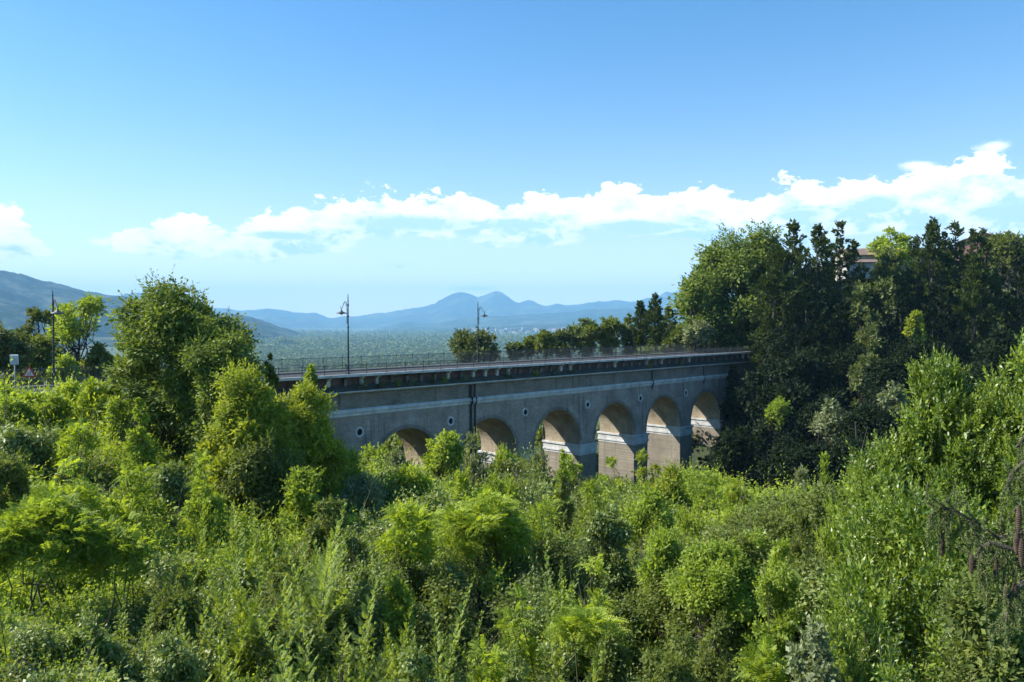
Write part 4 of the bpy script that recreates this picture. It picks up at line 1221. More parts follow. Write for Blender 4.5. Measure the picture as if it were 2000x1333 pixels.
# (name, label, category, kind, material, px, py, Y, half width px, extra)
PL = [
 # ---- left background beyond the road
 ('airy_tree', 'airy light green tree with thin limbs beside the leftmost street lamp', TREE, 'round', L_mid, 148, 572, 92, 58, dict(hpx=120, lr=.22, dens=.6, nl=26)),
 ('bare_tree', 'thin half-bare tree with brownish leaves left of the leftmost street lamp', TREE, 'round', L_olive, 75, 600, 96, 45, dict(hpx=110, lr=.14, dens=.35, nl=26)),
 ('roadside_tree', 'low dark olive tree at the left edge above the utility box', TREE, 'round', L_olive, 12, 632, 78, 48, dict(hpx=110, lr=.3)),
 ('roadside_tree', 'dark rounded tree behind the triangular road sign', TREE, 'round', L_dark, 78, 655, 88, 42, dict(hpx=90, lr=.3)),
 ('roadside_bush', 'grey-green bush on the far roadside left of the big dark tree', BUSH, 'broad', L_dark, 196, 668, 90, 34, {}),
 ('roadside_bush', 'low bush behind the railing at the foot of the airy tree', BUSH, 'broad', L_mid, 128, 690, 82, 32, {}),
 # ---- big left trees
 ('big_tree', 'big dense dark green tree rising highest left of the viaduct', TREE, 'round', L_tree, 350, 552, 50, 132, dict(hpx=370, lr=.24, nl=120, dens=1.1)),
 ('big_tree', 'dense right-hand shoulder of the big dark tree, a second trunk beside it', TREE, 'round', L_tree, 428, 622, 47, 92, dict(hpx=290, lr=.26, nl=70)),
 ('yellow_tree', 'yellow-green tree in front of the left end of the viaduct wall', TREE, 'round', L_yellow, 478, 712, 40, 100, dict(hpx=250, lr=.26, nl=60, shape='dome')),
 ('yellow_tree', 'bright lime tree whose branches cover the viaduct wall beside the pale band', TREE, 'broad', L_yellow, 588, 752, 43, 90, dict(hpx=210, nl=56, shape='dome')),
 ('small_tree', 'slim young tree standing against the left start of the iron railing', TREE, 'column', L_dark, 527, 690, 52, 15, dict(hpx=80, nl=20)),
 ('deck_bush', 'small leafy bush sprouting beside the near kerb of the viaduct, left end', BUSH, 'broad', L_mid, 606, 712, 77, 12, dict(hpx=55)),
 ('tall_bush', 'dark glossy bush in shade below the yellow-green tree', BUSH, 'vine', L_dark, 520, 850, 38, 82, {}),
 ('tall_bush', 'pale leafy bush below the lime tree, beside the lowest visible wall', BUSH, 'broad', L_mid, 655, 862, 48, 62, {}),
 ('vine_spire', 'leaning spire of dark ivy left of the big dark tree\'s trunk', BUSH, 'cone', L_mid, 270, 778, 36, 42, dict(nl=40, hpx=150, lr=.34)),
 ('bramble_bank', 'bramble mound running down from the ivy spire to the right', BUSH, 'vine', L_bramble, 330, 900, 34, 52, {}),
 ('bramble_bank', 'rounded bramble mound above the feathery spires at left centre', BUSH, 'vine', L_mid, 400, 945, 30, 44, {}),
 ('fern_sapling', 'small fern-leaved sapling at the foot of the big dark tree', BUSH, 'fronds', L_fresh, 388, 880, 32, 24, {}),
 # ---- left bank
 ('bank_bush', 'broad light green bush at the left edge under the utility box', BUSH, 'broad', L_mid, 20, 775, 46, 60, {}),
 ('bank_bush', 'light bush just below the triangular road sign', BUSH, 'fronds', L_mid, 108, 764, 48, 40, {}),
 ('bank_bush', 'bush with drying tips below the roadside railing', BUSH, 'fronds', L_fresh, 185, 735, 50, 44, {}),
 ('bank_bush', 'bush touching the left side of the big dark tree at its waist', BUSH, 'broad', L_mid, 232, 775, 46, 34, {}),
 ('bank_bush', 'pale creeper-covered mound at the left edge, second row down', BUSH, 'vine', L_bramble, 50, 830, 36, 70, {}),
 ('bank_bush', 'leafy walnut bush in the middle of the left bank', BUSH, 'fronds', L_fresh, 150, 820, 36, 60, {}),
 ('bank_bush', 'dark hollow bush at the far left edge above the shaded cave', BUSH, 'broad', L_dark, 10, 885, 28, 60, {}),
 ('bank_bush', 'bright green bush spreading over the shaded hollow at left', BUSH, 'fronds', L_fresh, 140, 895, 27, 80, {}),
 ('bank_bush', 'leafy bush right of the shaded hollow, under the ivy spire', BUSH, 'fronds', L_mid, 250, 905, 29, 55, {}),
 ('hollow_bush', 'large deep-shaded bush with a black hollow in the lower left', BUSH, 'fronds', L_mid, 80, 970, 21, 130, dict(hpx=130, nl=44, shape='dome')),
 ('hollow_bush', 'shaded leafy bush on the right rim of the lower left hollow', BUSH, 'fronds', L_mid, 235, 1010, 21, 60, dict(hpx=120)),
 ('pale_bramble', 'silvery bramble bush in the lower left corner', BUSH, 'vine', L_bramble, 40, 1215, 14.5, 95, {}),
 ('pale_bramble', 'silvery bramble bush right of the corner one, below the black hollow', BUSH, 'vine', L_bramble, 170, 1190, 15, 70, {}),
 ('pale_bramble', 'silvery bramble patch at the bottom edge left of centre', BUSH, 'vine', L_bramble, 340, 1240, 13.5, 70, {}),
 ('dark_bramble', 'darker bramble clump between the feathery spires at left', BUSH, 'vine', L_dark, 340, 1120, 18, 55, {}),
 ('dark_bramble', 'dark shadowed bramble clump left of the tallest feathery spire', BUSH, 'vine', L_dark, 560, 1080, 20, 38, {}),
 # ---- centre, from the viaduct down to the camera
 ('round_bush', 'round bright green bush in front of the first arch', BUSH, 'broad', L_fresh, 866, 842, 74, 44, dict(hpx=85, lr=.34)),
 ('willow_bush', 'grey-green willow bush under the second arch', BUSH, 'spiky', L_grey, 930, 846, 70, 30, {}),
 ('valley_bush', 'low leafy bush left of the round bush, under the first round window', BUSH, 'broad', L_mid, 730, 868, 66, 40, {}),
 ('valley_bush', 'grey-leaved bush in front of the dark gap of the first arch', BUSH, 'broad', L_grey, 775, 880, 60, 34, {}),
 ('valley_bush', 'sunlit spiky bush between the second and third arches', BUSH, 'spiky', L_fresh, 985, 868, 74, 34, {}),
 ('valley_bush', 'grey bush before the foot of the pier between second and third arch', BUSH, 'spiky', L_grey, 1052, 880, 76, 24, {}),
 ('valley_bush', 'light green bush below the third arch', BUSH, 'fronds', L_fresh, 1120, 886, 78, 38, {}),
 ('valley_bush', 'tall leafy bush below the fourth arch', BUSH, 'fronds', L_fresh, 1195, 892, 82, 36, {}),
 ('sumac_bush', 'vivid lime bush with drooping feather leaves below the fifth arch', BUSH, 'fronds', L_yellow, 1262, 880, 84, 36, {}),
 ('valley_bush', 'straw-tinted bush crowning the slope right of the lime feather bush', BUSH, 'broad', L_gold, 1300, 908, 62, 60, {}),
 ('valley_bush', 'mid green bush on the right shoulder of the slope before the dark gap', BUSH, 'fronds', L_mid, 1385, 926, 60, 46, {}),
 ('sumac_bush', 'lime bush with long feather leaves at the brink of the dark gap', BUSH, 'fronds', L_yellow, 1445, 936, 56, 38, {}),
 ('tall_spire', 'slender leafy spire standing before the third arch pier', BUSH, 'column', L_mid, 1098, 878, 52, 13, dict(nl=34, lr=.8)),
 ('tall_spire', 'dark vine-wrapped sapling under the slender leafy spire', BUSH, 'column', L_dark, 1100, 930, 44, 22, dict(nl=34, lr=.6)),
 ('slope_bush', 'leafy bush under the lime tree at the left of the slope', BUSH, 'broad', L_mid, 590, 915, 36, 58, {}),
 ('slope_bush', 'grey-green leafy bush below the first arch, upper slope', BUSH, 'broad', L_grey, 700, 925, 40, 52, {}),
 ('slope_bush', 'yellowish bush below the round bright bush', BUSH, 'broad', L_fresh, 800, 905, 48, 48, {}),
 ('slope_bush', 'bright bush below the grey-green willow bush', BUSH, 'spiky', L_fresh, 900, 915, 46, 46, {}),
 ('slope_bush', 'green bush two rows below the second arch', BUSH, 'spiky', L_mid, 985, 920, 48, 46, {}),
 ('slope_bush', 'dense fresh bush below the light green feather bush', BUSH, 'fronds', L_mid, 1175, 930, 46, 52, {}),
 ('slope_bush', 'leafy bush below the straw-tinted bush', BUSH, 'broad', L_mid, 1265, 960, 40, 58, {}),
 ('slope_bush', 'dull green bush halfway down the right of the slope', BUSH, 'spiky', L_mid, 1360, 975, 38, 58, {}),
 ('slope_bush', 'shaggy bush below the lime bush at the brink of the gap', BUSH, 'fronds', L_mid, 1455, 985, 38, 50, {}),
 ('slope_bush', 'shaded creeper bush in the notch left of centre', BUSH, 'vine', L_dark, 645, 975, 30, 52, {}),
 ('slope_bush', 'silvery creeper mound left of the spreading yellow-green tree', BUSH, 'vine', L_bramble, 690, 1035, 26, 48, {}),
 ('locust_tree', 'spreading yellow-green locust tree above the black hollow at centre', TREE, 'fronds', L_fresh, 800, 985, 25, 72, dict(hpx=110, nl=30, shape='dome')),
 ('locust_tree', 'wide mid green locust tree forming the roof of the black hollow at centre', TREE, 'fronds', L_fresh, 940, 955, 27, 100, dict(hpx=120, nl=40, shape='dome')),
 ('centre_bush', 'leafy bush right of the wide locust tree', BUSH, 'fronds', L_mid, 1065, 975, 30, 50, {}),
 ('vine_mound', 'vine mound with dry grey strands at right of centre', BUSH, 'vine', L_bramble, 1185, 990, 30, 52, {}),
 ('centre_bush', 'bright bush below the vine mound with dry strands', BUSH, 'fronds', L_fresh, 1150, 1085, 23, 62, {}),
 ('centre_bush', 'tall dense bush casting the long shadow right of centre', BUSH, 'broad', L_mid, 1300, 1035, 26, 66, {}),
 ('centre_bush', 'large bush over the dark cave at right of centre', BUSH, 'broad', L_mid, 1400, 1065, 23, 92, dict(nl=44, hpx=110)),
 ('centre_bush', 'small bush on the left rim of the black hollow at centre', BUSH, 'vine', L_mid, 775, 1120, 20, 40, {}),
 ('centre_bush', 'leafy bush on the right rim of the black hollow at centre', BUSH, 'fronds', L_mid, 1015, 1150, 18, 46, {}),
 ('yellow_bush', 'flat-topped yellow-green bush in the lower middle right', BUSH, 'fronds', L_fresh, 1140, 1185, 17, 74, dict(hpx=70)),
 ('yellow_bush', 'small yellowish leafy bush near the bottom centre', BUSH, 'fronds', L_fresh, 955, 1255, 14.5, 46, {}),
 ('dark_bush', 'dark ivy bush below the flat-topped yellow-green bush', BUSH, 'vine', L_dark, 1190, 1235, 15.5, 55, {}),
 ('dark_bush', 'deep shaded ivy bush at the bottom edge right of centre', BUSH, 'vine', L_dark, 1300, 1230, 15, 70, {}),
 ('dark_bush', 'shaded leafy bush below the dark cave at right of centre', BUSH, 'vine', L_dark, 1400, 1200, 17, 60, {}),
 ('pale_bramble', 'silvery bramble patch at the bottom edge, centre', BUSH, 'vine', L_bramble, 800, 1255, 13.6, 60, {}),
 ('pale_bramble', 'silvery bramble patch between the two cone-shaped plumes at bottom centre', BUSH, 'vine', L_bramble, 1010, 1265, 14, 50, {}),
 ('pale_bramble', 'pale bramble clump in the middle left of the slope', BUSH, 'vine', L_bramble, 720, 1100, 20, 46, {}),
 # ---- right side
 ('laurel_bush', 'huge bright laurel bush filling the lower right, its main body', BUSH, 'shoots', L_laurel, 1790, 945, 15.5, 200, dict(nl=90, lr=.22, leafs=1.15)),
 ('laurel_bush', 'tall laurel shoot with a pointed crown on the right, against the dark pines', BUSH, 'shoots', L_laurel, 1845, 690, 18, 88, dict(nl=60, hpx=360, lr=.27, leafs=1.15)),
 ('laurel_bush', 'laurel at the right edge of the photo rising highest', BUSH, 'shoots', L_laurel, 2005, 668, 17, 100, dict(nl=70, hpx=420, lr=.27, leafs=1.15)),
 ('laurel_bush', 'laurel filling the gap between the two pointed laurel crowns', BUSH, 'shoots', L_laurel, 1925, 750, 17.5, 90, dict(nl=60, hpx=330, lr=.27, leafs=1.15)),
 ('laurel_bush', 'left-leaning laurel mass below the small pale willow', BUSH, 'shoots', L_laurel, 1750, 830, 18.5, 96, dict(nl=60, hpx=250, lr=.27, leafs=1.1)),
 ('laurel_bush', 'laurel whose leafy shoots point left over the dark hollow', BUSH, 'shoots', L_laurel, 1672, 1140, 13, 80, dict(nl=34, leafs=1.05)),
 ('laurel_bush', 'darker laurel at the bottom right corner, in shade', BUSH, 'broad', L_dark, 1930, 1120, 11.5, 130, dict(nl=40, leafs=1.1)),
 ('laurel_bush', 'laurel clump at the bottom edge left of the shaded corner', BUSH, 'shoots', L_laurel, 1740, 1240, 10.5, 90, dict(nl=34)),
 ('willow_bush', 'pale willow bush against the dark pines left of the tall laurel', BUSH, 'spiky', L_grey, 1725, 832, 38, 38, {}),
 ('willow_bush', 'grey willow bush at the right rim of the dark gap', BUSH, 'spiky', L_grey, 1563, 912, 38, 32, {}),
 ('pointed_bush', 'narrow pointed green bush beside the grey willow at the dark gap', BUSH, 'shoots', L_mid, 1611, 884, 33, 26, dict(shape='cone', nl=30, lr=.4)),
 ('right_bush', 'mid green bush between the narrow pointed bush and the laurels', BUSH, 'spiky', L_fresh, 1665, 905, 30, 42, {}),
 ('right_bush', 'bushy green mass under the grey willow', BUSH, 'shoots', L_mid, 1540, 965, 30, 52, {}),
 ('right_bush', 'dark upright bush in the middle of the right thicket', BUSH, 'shoots', L_dark, 1570, 1000, 24, 42, dict(shape='column', lr=.5)),
 ('right_bush', 'leafy bush under the narrow pointed bush', BUSH, 'shoots', L_mid, 1640, 975, 25, 56, {}),
 ('right_bush', 'ivy-leaved bush between the dark cave and the laurels', BUSH, 'broad', L_mid, 1520, 1060, 19.5, 52, {}),
 ('right_bush', 'small leafy bush lit at the bottom right of the dark cave', BUSH, 'fronds', L_mid, 1500, 1240, 13.5, 52, {}),
 ('right_bush', 'grey-green low bush at the bottom edge left of the laurels', BUSH, 'broad', L_grey, 1590, 1215, 12.5, 62, {}),
 # ---- trees behind the viaduct
 ('round_tree', 'round olive tree behind the viaduct beneath the middle street lamp', TREE, 'round', L_olive, 925, 642, 150, 54, dict(hpx=75, lr=.26)),
 ('small_round_tree', 'small round tree behind the railing right of the middle street lamp', TREE, 'round', L_olive, 1008, 668, 150, 20, dict(hpx=32)),
 ('twin_tree', 'dark tree with two heads behind the railing, right of the hazy town', TREE, 'round', L_dark, 1063, 644, 150, 24, dict(hpx=52, lr=.32)),
 ('twin_tree', 'shorter left head of dark trees behind the railing by the hazy town', TREE, 'round', L_dark, 1038, 655, 152, 20, dict(hpx=44, lr=.32)),
 ('row_tree', 'first and lowest tree of the green row behind the railing', TREE, 'round', L_olive, 1100, 642, 156, 28, dict(hpx=55, lr=.3)),
 ('row_tree', 'second tree of the green row behind the railing, broad and flat topped', TREE, 'round', L_dark, 1142, 622, 158, 34, dict(hpx=70, lr=.28)),
 ('row_tree', 'third tree of the green row behind the railing, dark with an even top', TREE, 'round', L_dark, 1192, 618, 160, 34, dict(hpx=72, lr=.28)),
 ('row_tree', 'fourth tree of the green row behind the railing, beside the thin pine', TREE, 'column', L_dark, 1228, 614, 162, 17, dict(hpx=78)),
 ('thin_pine', 'thin sparse pine with gaps showing the blue mountains', TREE, 'conifer', L_pine, 1280, 573, 152, 24, dict(hpx=105, dens=.45)),
 ('thin_pine', 'shorter sparse pine left of the thin one', TREE, 'conifer', L_pine, 1251, 588, 154, 17, dict(hpx=90, dens=.5)),
 ('row_tree', 'light green tree right of the thin sparse pines', TREE, 'column', L_olive, 1306, 598, 158, 24, dict(hpx=90)),
 ('grey_tree', 'grey-leaved round tree at the right end of the railing', TREE, 'round', L_grey, 1365, 626, 146, 32, dict(hpx=55, lr=.28)),
 ('row_tree', 'dark low tree before the grey-leaved round tree', TREE, 'round', L_dark, 1325, 636, 150, 28, dict(hpx=50)),
 # ---- wooded hill on the right
 ('oak_tree', 'huge round-topped oak at the left end of the right hill', TREE, 'round', L_tree, 1450, 448, 156, 112, dict(hpx=290, lr=.24, nl=90)),
 ('oak_tree', 'lower leafy oak on the left flank of the huge round-topped one', TREE, 'round', L_tree, 1368, 530, 152, 42, dict(hpx=150, lr=.28)),
 ('pine_tree', 'dark pine directly right of the huge round oak', TREE, 'conifer', L_pine, 1548, 436, 146, 62, dict(hpx=290)),
 ('pine_tree', 'wide low pine right of the huge oak, above the end of the viaduct', TREE, 'conifer', L_pine, 1512, 520, 142, 58, dict(hpx=210)),
 ('pine_tree', 'slim pine between the first dark pine and the twin-topped one', TREE, 'conifer', L_pine, 1596, 440, 148, 56, dict(hpx=280)),
 ('pine_tree', 'dark pine with ragged pointed top left of the gabled house', TREE, 'conifer', L_pine, 1641, 434, 150, 58, dict(hpx=290)),
 ('leafy_tree', 'airy bright leafed tree above the gabled house', TREE, 'round', L_fresh, 1742, 444, 182, 42, dict(hpx=80, lr=.2, dens=.4, nl=30)),
 ('pine_tree', 'round-headed olive pine in front of the gabled house', TREE, 'round', L_olive, 1732, 488, 150, 30, dict(hpx=110, lr=.3)),
 ('pine_tree', 'short dark pine right of the round-headed one', TREE, 'conifer', L_pine, 1790, 505, 148, 32, dict(hpx=190)),
 ('pine_tree', 'tall grey pine with a broad feathery head, highest on the right hill', TREE, 'conifer', L_pine, 1822, 430, 150, 58, dict(hpx=300)),
 ('pine_tree', 'tall dark pine right of the highest one', TREE, 'conifer', L_pine, 1866, 436, 148, 48, dict(hpx=300)),
 ('pine_tree', 'pointed pine in front of the red-walled house', TREE, 'conifer', L_pine, 1916, 448, 146, 38, dict(hpx=200)),
 ('leafy_tree', 'small leafy tree right of the red-walled house', TREE, 'round', L_dark, 1968, 452, 170, 38, dict(hpx=80, lr=.3)),
 ('cedar_tree', 'broad layered cedar below the red-walled house', TREE, 'conifer', L_pine, 1905, 500, 138, 82, dict(hpx=290, dens=1.2)),
 ('cedar_tree', 'dark cedar at the right edge of the photo', TREE, 'conifer', L_shade, 1990, 480, 136, 60, dict(hpx=300)),
 ('hill_tree', 'pale olive tree below the gabled house', TREE, 'round', L_olive, 1700, 545, 142, 52, dict(hpx=130, lr=.28)),
 ('hill_tree', 'dark tree in the middle of the right hill, between pines', TREE, 'conifer', L_shade, 1760, 580, 138, 52, dict(hpx=220)),
 ('hill_tree', 'dark pine under the tall grey one', TREE, 'conifer', L_shade, 1835, 560, 136, 52, dict(hpx=240)),
 ('hill_tree', 'dark mass of pine above the viaduct end', TREE, 'conifer', L_shade, 1575, 560, 138, 62, dict(hpx=260)),
 ('hill_tree', 'dark pine below the ragged pointed one', TREE, 'conifer', L_shade, 1650, 590, 134, 56, dict(hpx=250)),
 ('lime_sapling', 'small bright lime sapling glowing among the dark pines', TREE, 'broad', L_yellow, 1788, 606, 126, 17, dict(hpx=62, nl=16, lr=.4)),
 ('lime_sapling', 'pair of sunlit green saplings left of the bright lime one', TREE, 'broad', L_olive, 1697, 612, 128, 40, dict(hpx=130, nl=26, lr=.3)),
 ('lime_sapling', 'sunlit green sapling low among the dark trunks', TREE, 'broad', L_olive, 1690, 690, 120, 34, dict(hpx=110, nl=26, lr=.3)),
 ('shade_tree', 'ivy-clad dark tree just right of the last arch', TREE, 'round', L_shade, 1484, 725, 128, 50, dict(hpx=210, lr=.28)),
 ('shade_tree', 'round dark tree in shade below the viaduct end', TREE, 'round', L_shade, 1530, 742, 122, 62, dict(hpx=170, lr=.28)),
 ('shade_tree', 'dark tree at the middle of the shaded hillside', TREE, 'round', L_shade, 1620, 760, 116, 62, dict(hpx=170, lr=.28)),
 ('shade_tree', 'dark tree on the shaded hillside above the pale willow', TREE, 'round', L_shade, 1740, 700, 112, 62, dict(hpx=170, lr=.28)),
 ('shade_tree', 'dark tree behind the tall pointed laurel', TREE, 'round', L_shade, 1850, 690, 108, 72, dict(hpx=200, lr=.28)),
 ('shade_tree', 'dark tree at the right edge behind the laurels', TREE, 'round', L_shade, 1970, 640, 112, 72, dict(hpx=230, lr=.28)),
 ('shade_tree', 'lowest dark tree down in the gap right of the last pier', TREE, 'round', L_shade, 1450, 830, 104, 66, dict(hpx=150, lr=.28)),
 ('shade_tree', 'dark tree low in the gap above the grey willow', TREE, 'round', L_shade, 1560, 850, 96, 66, dict(hpx=150, lr=.28)),
 ('shade_tree', 'dark low tree in the gap left of the pale willow bush', TREE, 'round', L_shade, 1660, 850, 88, 60, dict(hpx=150, lr=.28)),
 ('grey_shrub', 'silver-grey shrub glowing in the shaded hillside', BUSH, 'broad', L_grey, 1622, 778, 104, 38, dict(hpx=82, lr=.24, dens=.5)),
 ('grey_shrub', 'silver-grey shrub on the shaded hillside above the laurels', BUSH, 'broad', L_grey, 1745, 745, 100, 28, dict(hpx=72, lr=.24, dens=.5)),
 ('lit_shrub', 'small sunlit shrub in the shade right of the last arch', BUSH, 'broad', L_mid, 1520, 775, 112, 26, dict(hpx=58, lr=.3, dens=.5)),
 ('ivy_curtain', 'ivy hanging over the right end wall of the viaduct', BUSH, 'vine', L_shade, 1432, 716, 137, 20, dict(hpx=190, shape='column', lr=.7)),
 ('bank_bush', 'leafy bush at the left edge hiding the road below the utility box', BUSH, 'broad', L_mid, -10, 752, 52, 46, {}),
 ('bank_bush', 'leafy bush hiding the foot of the triangular road sign', BUSH, 'fronds', L_mid, 66, 766, 50, 36, {}),
 ('bank_bush', 'bush between the sign and the railing seen left of the big dark tree', BUSH, 'broad', L_fresh, 140, 742, 52, 36, {}),
 ('bank_bush', 'bush with a few brown tips hiding the road beside the big dark tree', BUSH, 'broad', L_gold, 215, 738, 52, 34, {}),
 ('shade_tree', 'dark tree on the slope between the huge oak and the viaduct end', TREE, 'round', L_shade, 1530, 640, 136, 60, dict(hpx=180, lr=.28)),
 ('shade_tree', 'dark tree filling the slope under the wide low pine', TREE, 'round', L_shade, 1580, 680, 126, 66, dict(hpx=180, lr=.28)),
 ('shade_tree', 'dark tree on the slope below the pale olive tree', TREE, 'round', L_shade, 1680, 650, 130, 66, dict(hpx=180, lr=.28)),
 ('shade_tree', 'dark tree on the slope below the lime sapling', TREE, 'round', L_shade, 1790, 660, 122, 70, dict(hpx=200, lr=.28)),
 ('shade_tree', 'dark tree low on the slope behind the pale willow bush', TREE, 'round', L_shade, 1700, 790, 98, 66, dict(hpx=170, lr=.28)),
 ('shade_tree', 'dark tree deep in the gap beside the last pier', TREE, 'round', L_shade, 1512, 800, 112, 60, dict(hpx=200, lr=.28)),
]
# feathery spires: px, py, Y, half width, label
PLUMES = [
 (862, 1108, 16.5, 30, 2, 'cone-shaped feathery plume standing clear below the black hollow at centre'),
 (1077, 1035, 19, 22, 1, 'tall slim feathery plume right of the black hollow at centre'),
 (1112, 1245, 13.5, 26, 1, 'feathery plume against the dark ivy at the bottom edge right of centre'),
 (615, 990, 19, 34, 3, 'tallest feathery plume left of centre, with a long bare stem'),
 (605, 1120, 14.5, 36, 3, 'feathery plume cluster in front of the tallest one'),
 (527, 985, 24, 20, 2, 'feathery plume against the dark shade under the yellow-green tree'),
 (489, 988, 25, 16, 1, 'small feathery plume left of the one against the dark shade'),
 (456, 978, 25, 20, 2, 'feathery plume beside the rounded bramble mound'),
 (395, 960, 25, 22, 3, 'broad feathery plume in front of the rounded bramble mound'),
 (435, 1050, 20, 28, 3, 'feathery plume in the middle of the left-centre group'),
 (552, 1060, 20, 22, 2, 'feathery plume left of the tallest one, half its height'),
 (500, 1100, 17, 30, 3, 'bushy feathery plume in the heart of the light green patch'),
 (228, 1150, 16, 18, 2, 'feathery plume rising in front of the lower left black hollow'),
 (268, 1188, 15, 22, 2, 'feathery plume right of the one before the lower left hollow'),
 (20, 1110, 14, 24, 2, 'feathery plume at the left edge of the photo'),
 (180, 1205, 14, 16, 1, 'small feathery plume above the silvery brambles at lower left'),
 (380, 1110, 17, 24, 2, 'feathery plume left of the bushy heart of the light patch'),
 (430, 1190, 14.5, 32, 3, 'feathery plume above the bottom edge, left of centre'),
 (520, 1230, 13.2, 34, 3, 'feathery plume at the bottom edge below the bushy one'),
 (690, 1120, 17, 24, 2, 'feathery plume right of the tallest one'),
 (680, 1220, 14, 32, 3, 'feathery plume at the bottom edge right of the long bare stem'),
 (650, 1040, 22, 20, 2, 'feathery plume behind the tallest one to its right'),
 (735, 1060, 22, 18, 2, 'feathery plume left of the yellow-green locust tree'),
 (760, 1185, 16, 24, 2, 'feathery plume left of the cone-shaped one'),
 (905, 1190, 16, 18, 1, 'short feathery plume right of the cone-shaped one'),
 (330, 1060, 21, 20, 2, 'feathery plume above the darker bramble clump at left'),
 (480, 1040, 21.5, 22, 2, 'feathery plume between the bramble mound and the light patch'),
 (580, 1225, 13, 26, 2, 'feathery plume at the bottom edge left of the long bare stem'),
 (1150, 1110, 19, 16, 1, 'thin feathery plume right of the tall slim one'),
 (1000, 1215, 15, 16, 1, 'thin feathery plume between the two bottom centre brambles'),
 (360, 1180, 15, 26, 2, 'feathery plume between the silvery brambles and the light patch'),
 (820, 1215, 14.5, 20, 2, 'low feathery plume in front of the cone-shaped one'),
]


def build_plants():
    for i, (nm, lab, cat, kind, mat, px, py, Y, r, kw) in enumerate(PL):
        plant(nm, lab, cat, kind, mat, px, py, Y, r, 100 + i, **kw)
    for i, (px, py, Y, r, ns, lab) in enumerate(PLUMES):
        plant('feathery_plume', lab, 'plant', 'plume', [L_plume, L_plume, L_fresh][i % 3], px, py - 4, Y, r * (1.2 + .25 * (i % 4)), 900 + i, nl=ns + 1 + i % 2)


def ledge_plants():
    rng = random.Random(12)
    spots = [(612, 'leafy weed hanging over the near kerb beside the lime tree'), (708, 'green weed sprouting from the parapet ledge right of the near street lamp'), (742, 'brownish dry weed on the parapet ledge, left part'),
             (775, 'pale dry weed on the parapet ledge above the first arch'), (800, 'small pale weed tuft on the ledge right of the first arch'), (845, 'bushy grey weed on the parapet ledge between first and second arch'),
             (868, 'grey weed leaning over the cornice near the double drain pipe'), (905, 'dark weed tuft above the double drain pipe'), (990, 'pale weed on the ledge above the second round of arches from the left'),
             (1045, 'pale weed on the ledge under the hazy town'), (1085, 'green weed on the ledge over the third arch'), (1120, 'green weed on the ledge between the third and fourth arches'), (1268, 'dark weed on the ledge over the fifth arch'), (1330, 'small dark weed on the ledge near the last arch')]
    for i, (px, lab) in enumerate(spots):
        r = np.random.default_rng(700 + i)
        s = s_of(px, -.5)
        root = empty('ledge_weed', Bw(s, -.5, 7.2), TH); tag(root, lab, 'weed', 'weeds growing on the viaduct ledge')
        n = 10 + rng.randrange(8)
        b = r.normal(size=(n, 3)) * np.array([.22, .05, .0]); d = nrm(unit(r, n) * .5 + np.array([0, -.35, .9]))
        L = r.uniform(.5, 1.25, n)
        v, q = twig_shoots(r, b, d, L, 10, .24, .12, open_=.9, curl=.1)
        np_mesh('foliage', v, q, [L_mid, L_grey, L_olive][i % 3], parent=root)
        v, q = tubes([(b[k], b[k] + d[k] * L[k], .012, .005) for k in range(n)], 4)
        np_mesh('stems', v, q, TWIG, parent=root)


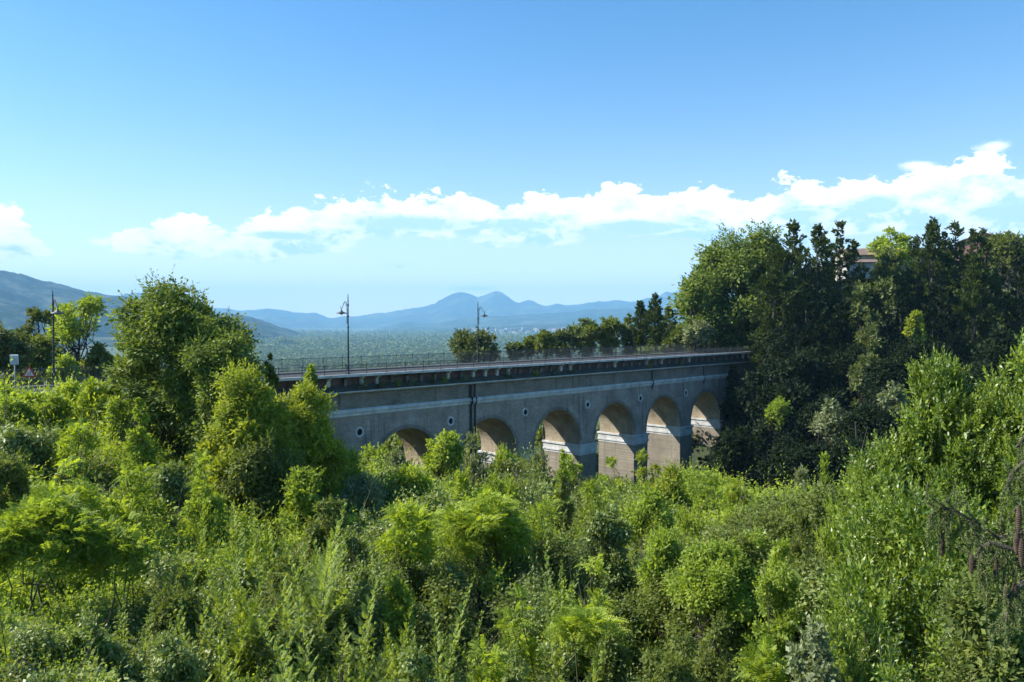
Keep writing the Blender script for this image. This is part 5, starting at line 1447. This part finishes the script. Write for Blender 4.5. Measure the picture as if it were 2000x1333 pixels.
def spruce():
    """near spruce whose drooping cone-bearing branches reach into the frame from the right"""
    rng = np.random.default_rng(77)
    Yt = 4.7; gx = 4.1
    gz = G(gx, Yt)
    root = empty('spruce_tree', (gx, Yt, gz)); tag(root, 'grey-green spruce at the right edge with drooping branches and hanging brown cones', TREE)
    off = Vector((gx, Yt, gz))
    def L(px, py, Y): return np.array(at(px, py, Y) - off)
    top = E - gz + 1.2
    tr = MB(); tr.tube([(0, 0, -.5), (.03, .02, top * .35), (0, .03, top * .7), (.02, 0, top)], [.17, .14, .10, .05], 12); tr.build('trunk', BARK, root, True)
    paths = [[(None, 960), (2060, 985, 4.55), (2000, 1040, 4.5), (1950, 1050, 4.55), (1905, 1022, 4.6), (1865, 998, 4.65), (1838, 990, 4.7), (1815, 1010, 4.7)],
             [(None, 1040), (2050, 1050, 4.3), (1985, 1075, 4.3), (1935, 1060, 4.35), (1912, 1075, 4.4), (1902, 1110, 4.4)],
             [(None, 900), (2060, 880, 4.9), (2010, 895, 4.9), (1975, 925, 4.95), (1962, 960, 4.95)],
             [(None, 1120), (2070, 1120, 4.2), (2010, 1130, 4.2), (1975, 1160, 4.2), (1962, 1210, 4.2)],
             [(None, 960), (2090, 940, 3.9), (2030, 960, 3.8), (1996, 985, 3.8)],
             [(None, 820), (2080, 800, 5.0), (2020, 830, 5.0), (1985, 875, 5.0)]]
    segs = []; tw = []
    for pth in paths:
        pts = []
        for q in pth:
            if q[0] is None: z = at(2250, q[1], 4.7).z - off.z; pts.append(np.array([0, 0, z]))
            else: pts.append(L(*q))
        for i in range(len(pts) - 1):
            for k in range(5):
                a = pts[i] + (pts[i + 1] - pts[i]) * k / 5; b = pts[i] + (pts[i + 1] - pts[i]) * (k + 1) / 5
                r = .015 * (1 - (i + k / 5) / len(pts)) + .004
                segs.append((a, b, r, r * .95)); 
                for _ in range(2):
                    ln = rng.uniform(.10, .34); d = np.array([rng.normal() * .35, rng.normal() * .35, -1 if rng.random() < .75 else .3]); d /= np.linalg.norm(d)
                    mid = a + d * ln * .5 + np.array([rng.normal() * .02, rng.normal() * .02, 0]); e = mid + np.array([0, 0, -ln * .5]) * (1 if d[2] < 0 else -.4)
                    tw += [(a, mid, .004, .003), (mid, e, .003, .002)]
    v, q = tubes(segs + tw, 6); np_mesh('branch', v, q, BARK, parent=root, smooth_=True)
    parts = []
    for s in tw + [(a, b, 0, 0) for a, b, _, _ in segs]:
        a, b = s[0], s[1]; ln = np.linalg.norm(b - a); n = max(10, int(ln / .0011))
        t = rng.uniform(0, 1, (n, 1)); P = a + (b - a) * t; d = (b - a) / ln
        A = nrm(d * .75 + unit(rng, n)); parts.append(leaf_quads(P, A, nrm(np.cross(A, unit(rng, n))), rng.uniform(.016, .026, n), .0032))
    v, q = join(parts); np_mesh('needles', v, q, L_spruce, parent=root)
    cone_m = stone('cone_brown', [(.035, .022, .016), (.085, .055, .036), (.17, .12, .08)], scale=30, bump=.6)
    for px, py, Y, ln in ((1840, 1040, 4.7, .14), (1898, 1085, 4.4, .10), (1965, 1142, 4.2, .09), (1982, 1140, 4.2, .09), (1990, 990, 3.8, .12), (1986, 1040, 3.85, .10), (1996, 1052, 3.8, .13), (1945, 1095, 4.35, .11)):
        top_ = L(px, py, Y); m = MB(); n = 13
        m.tube([top_ + np.array([0, 0, .05]), top_], .0025, 5)
        prof = []
        for i in range(n):
            u = i / (n - 1); R = .0155 * (math.sin(math.pi * (u * .82 + .12)) ** .6)
            prof += [(R * .72, -u * ln), (R, -(u + .055) * ln)]
        m.lathe(prof, 14, tuple(top_)); m.build('cone', cone_m, root)


L_spruce = leaf('leaf_spruce', [(.07, .12, .035), (.13, .19, .05), (.24, .26, .09)], trans=.15)
spruce()
ledge_plants()
build_plants()
print('LEAVES', TOT[0])
# ------------------------------------------------------------------ haze: one closed box of even air
def haze():
    m = bpy.data.materials.new('haze_air'); m.use_nodes = True
    nt = m.node_tree; nt.nodes.clear()
    out = NT(nt, 'ShaderNodeOutputMaterial')
    v = NT(nt, 'ShaderNodeVolumePrincipled')
    v.inputs['Color'].default_value = (.34, .68, 1.0, 1)
    v.inputs['Density'].default_value = HAZE
    v.inputs['Anisotropy'].default_value = 0.0
    nt.links.new(v.outputs[0], out.inputs['Volume'])
    b = MB(); b.box(-26500, 26500, -20500, 20500, E - 175, E + 850)
    o = b.build('haze', m)
    tag(o, 'pale blue haze filling the air over the valley and far mountains', 'haze', kind='stuff')
HAZE = 8.3e-5
haze()
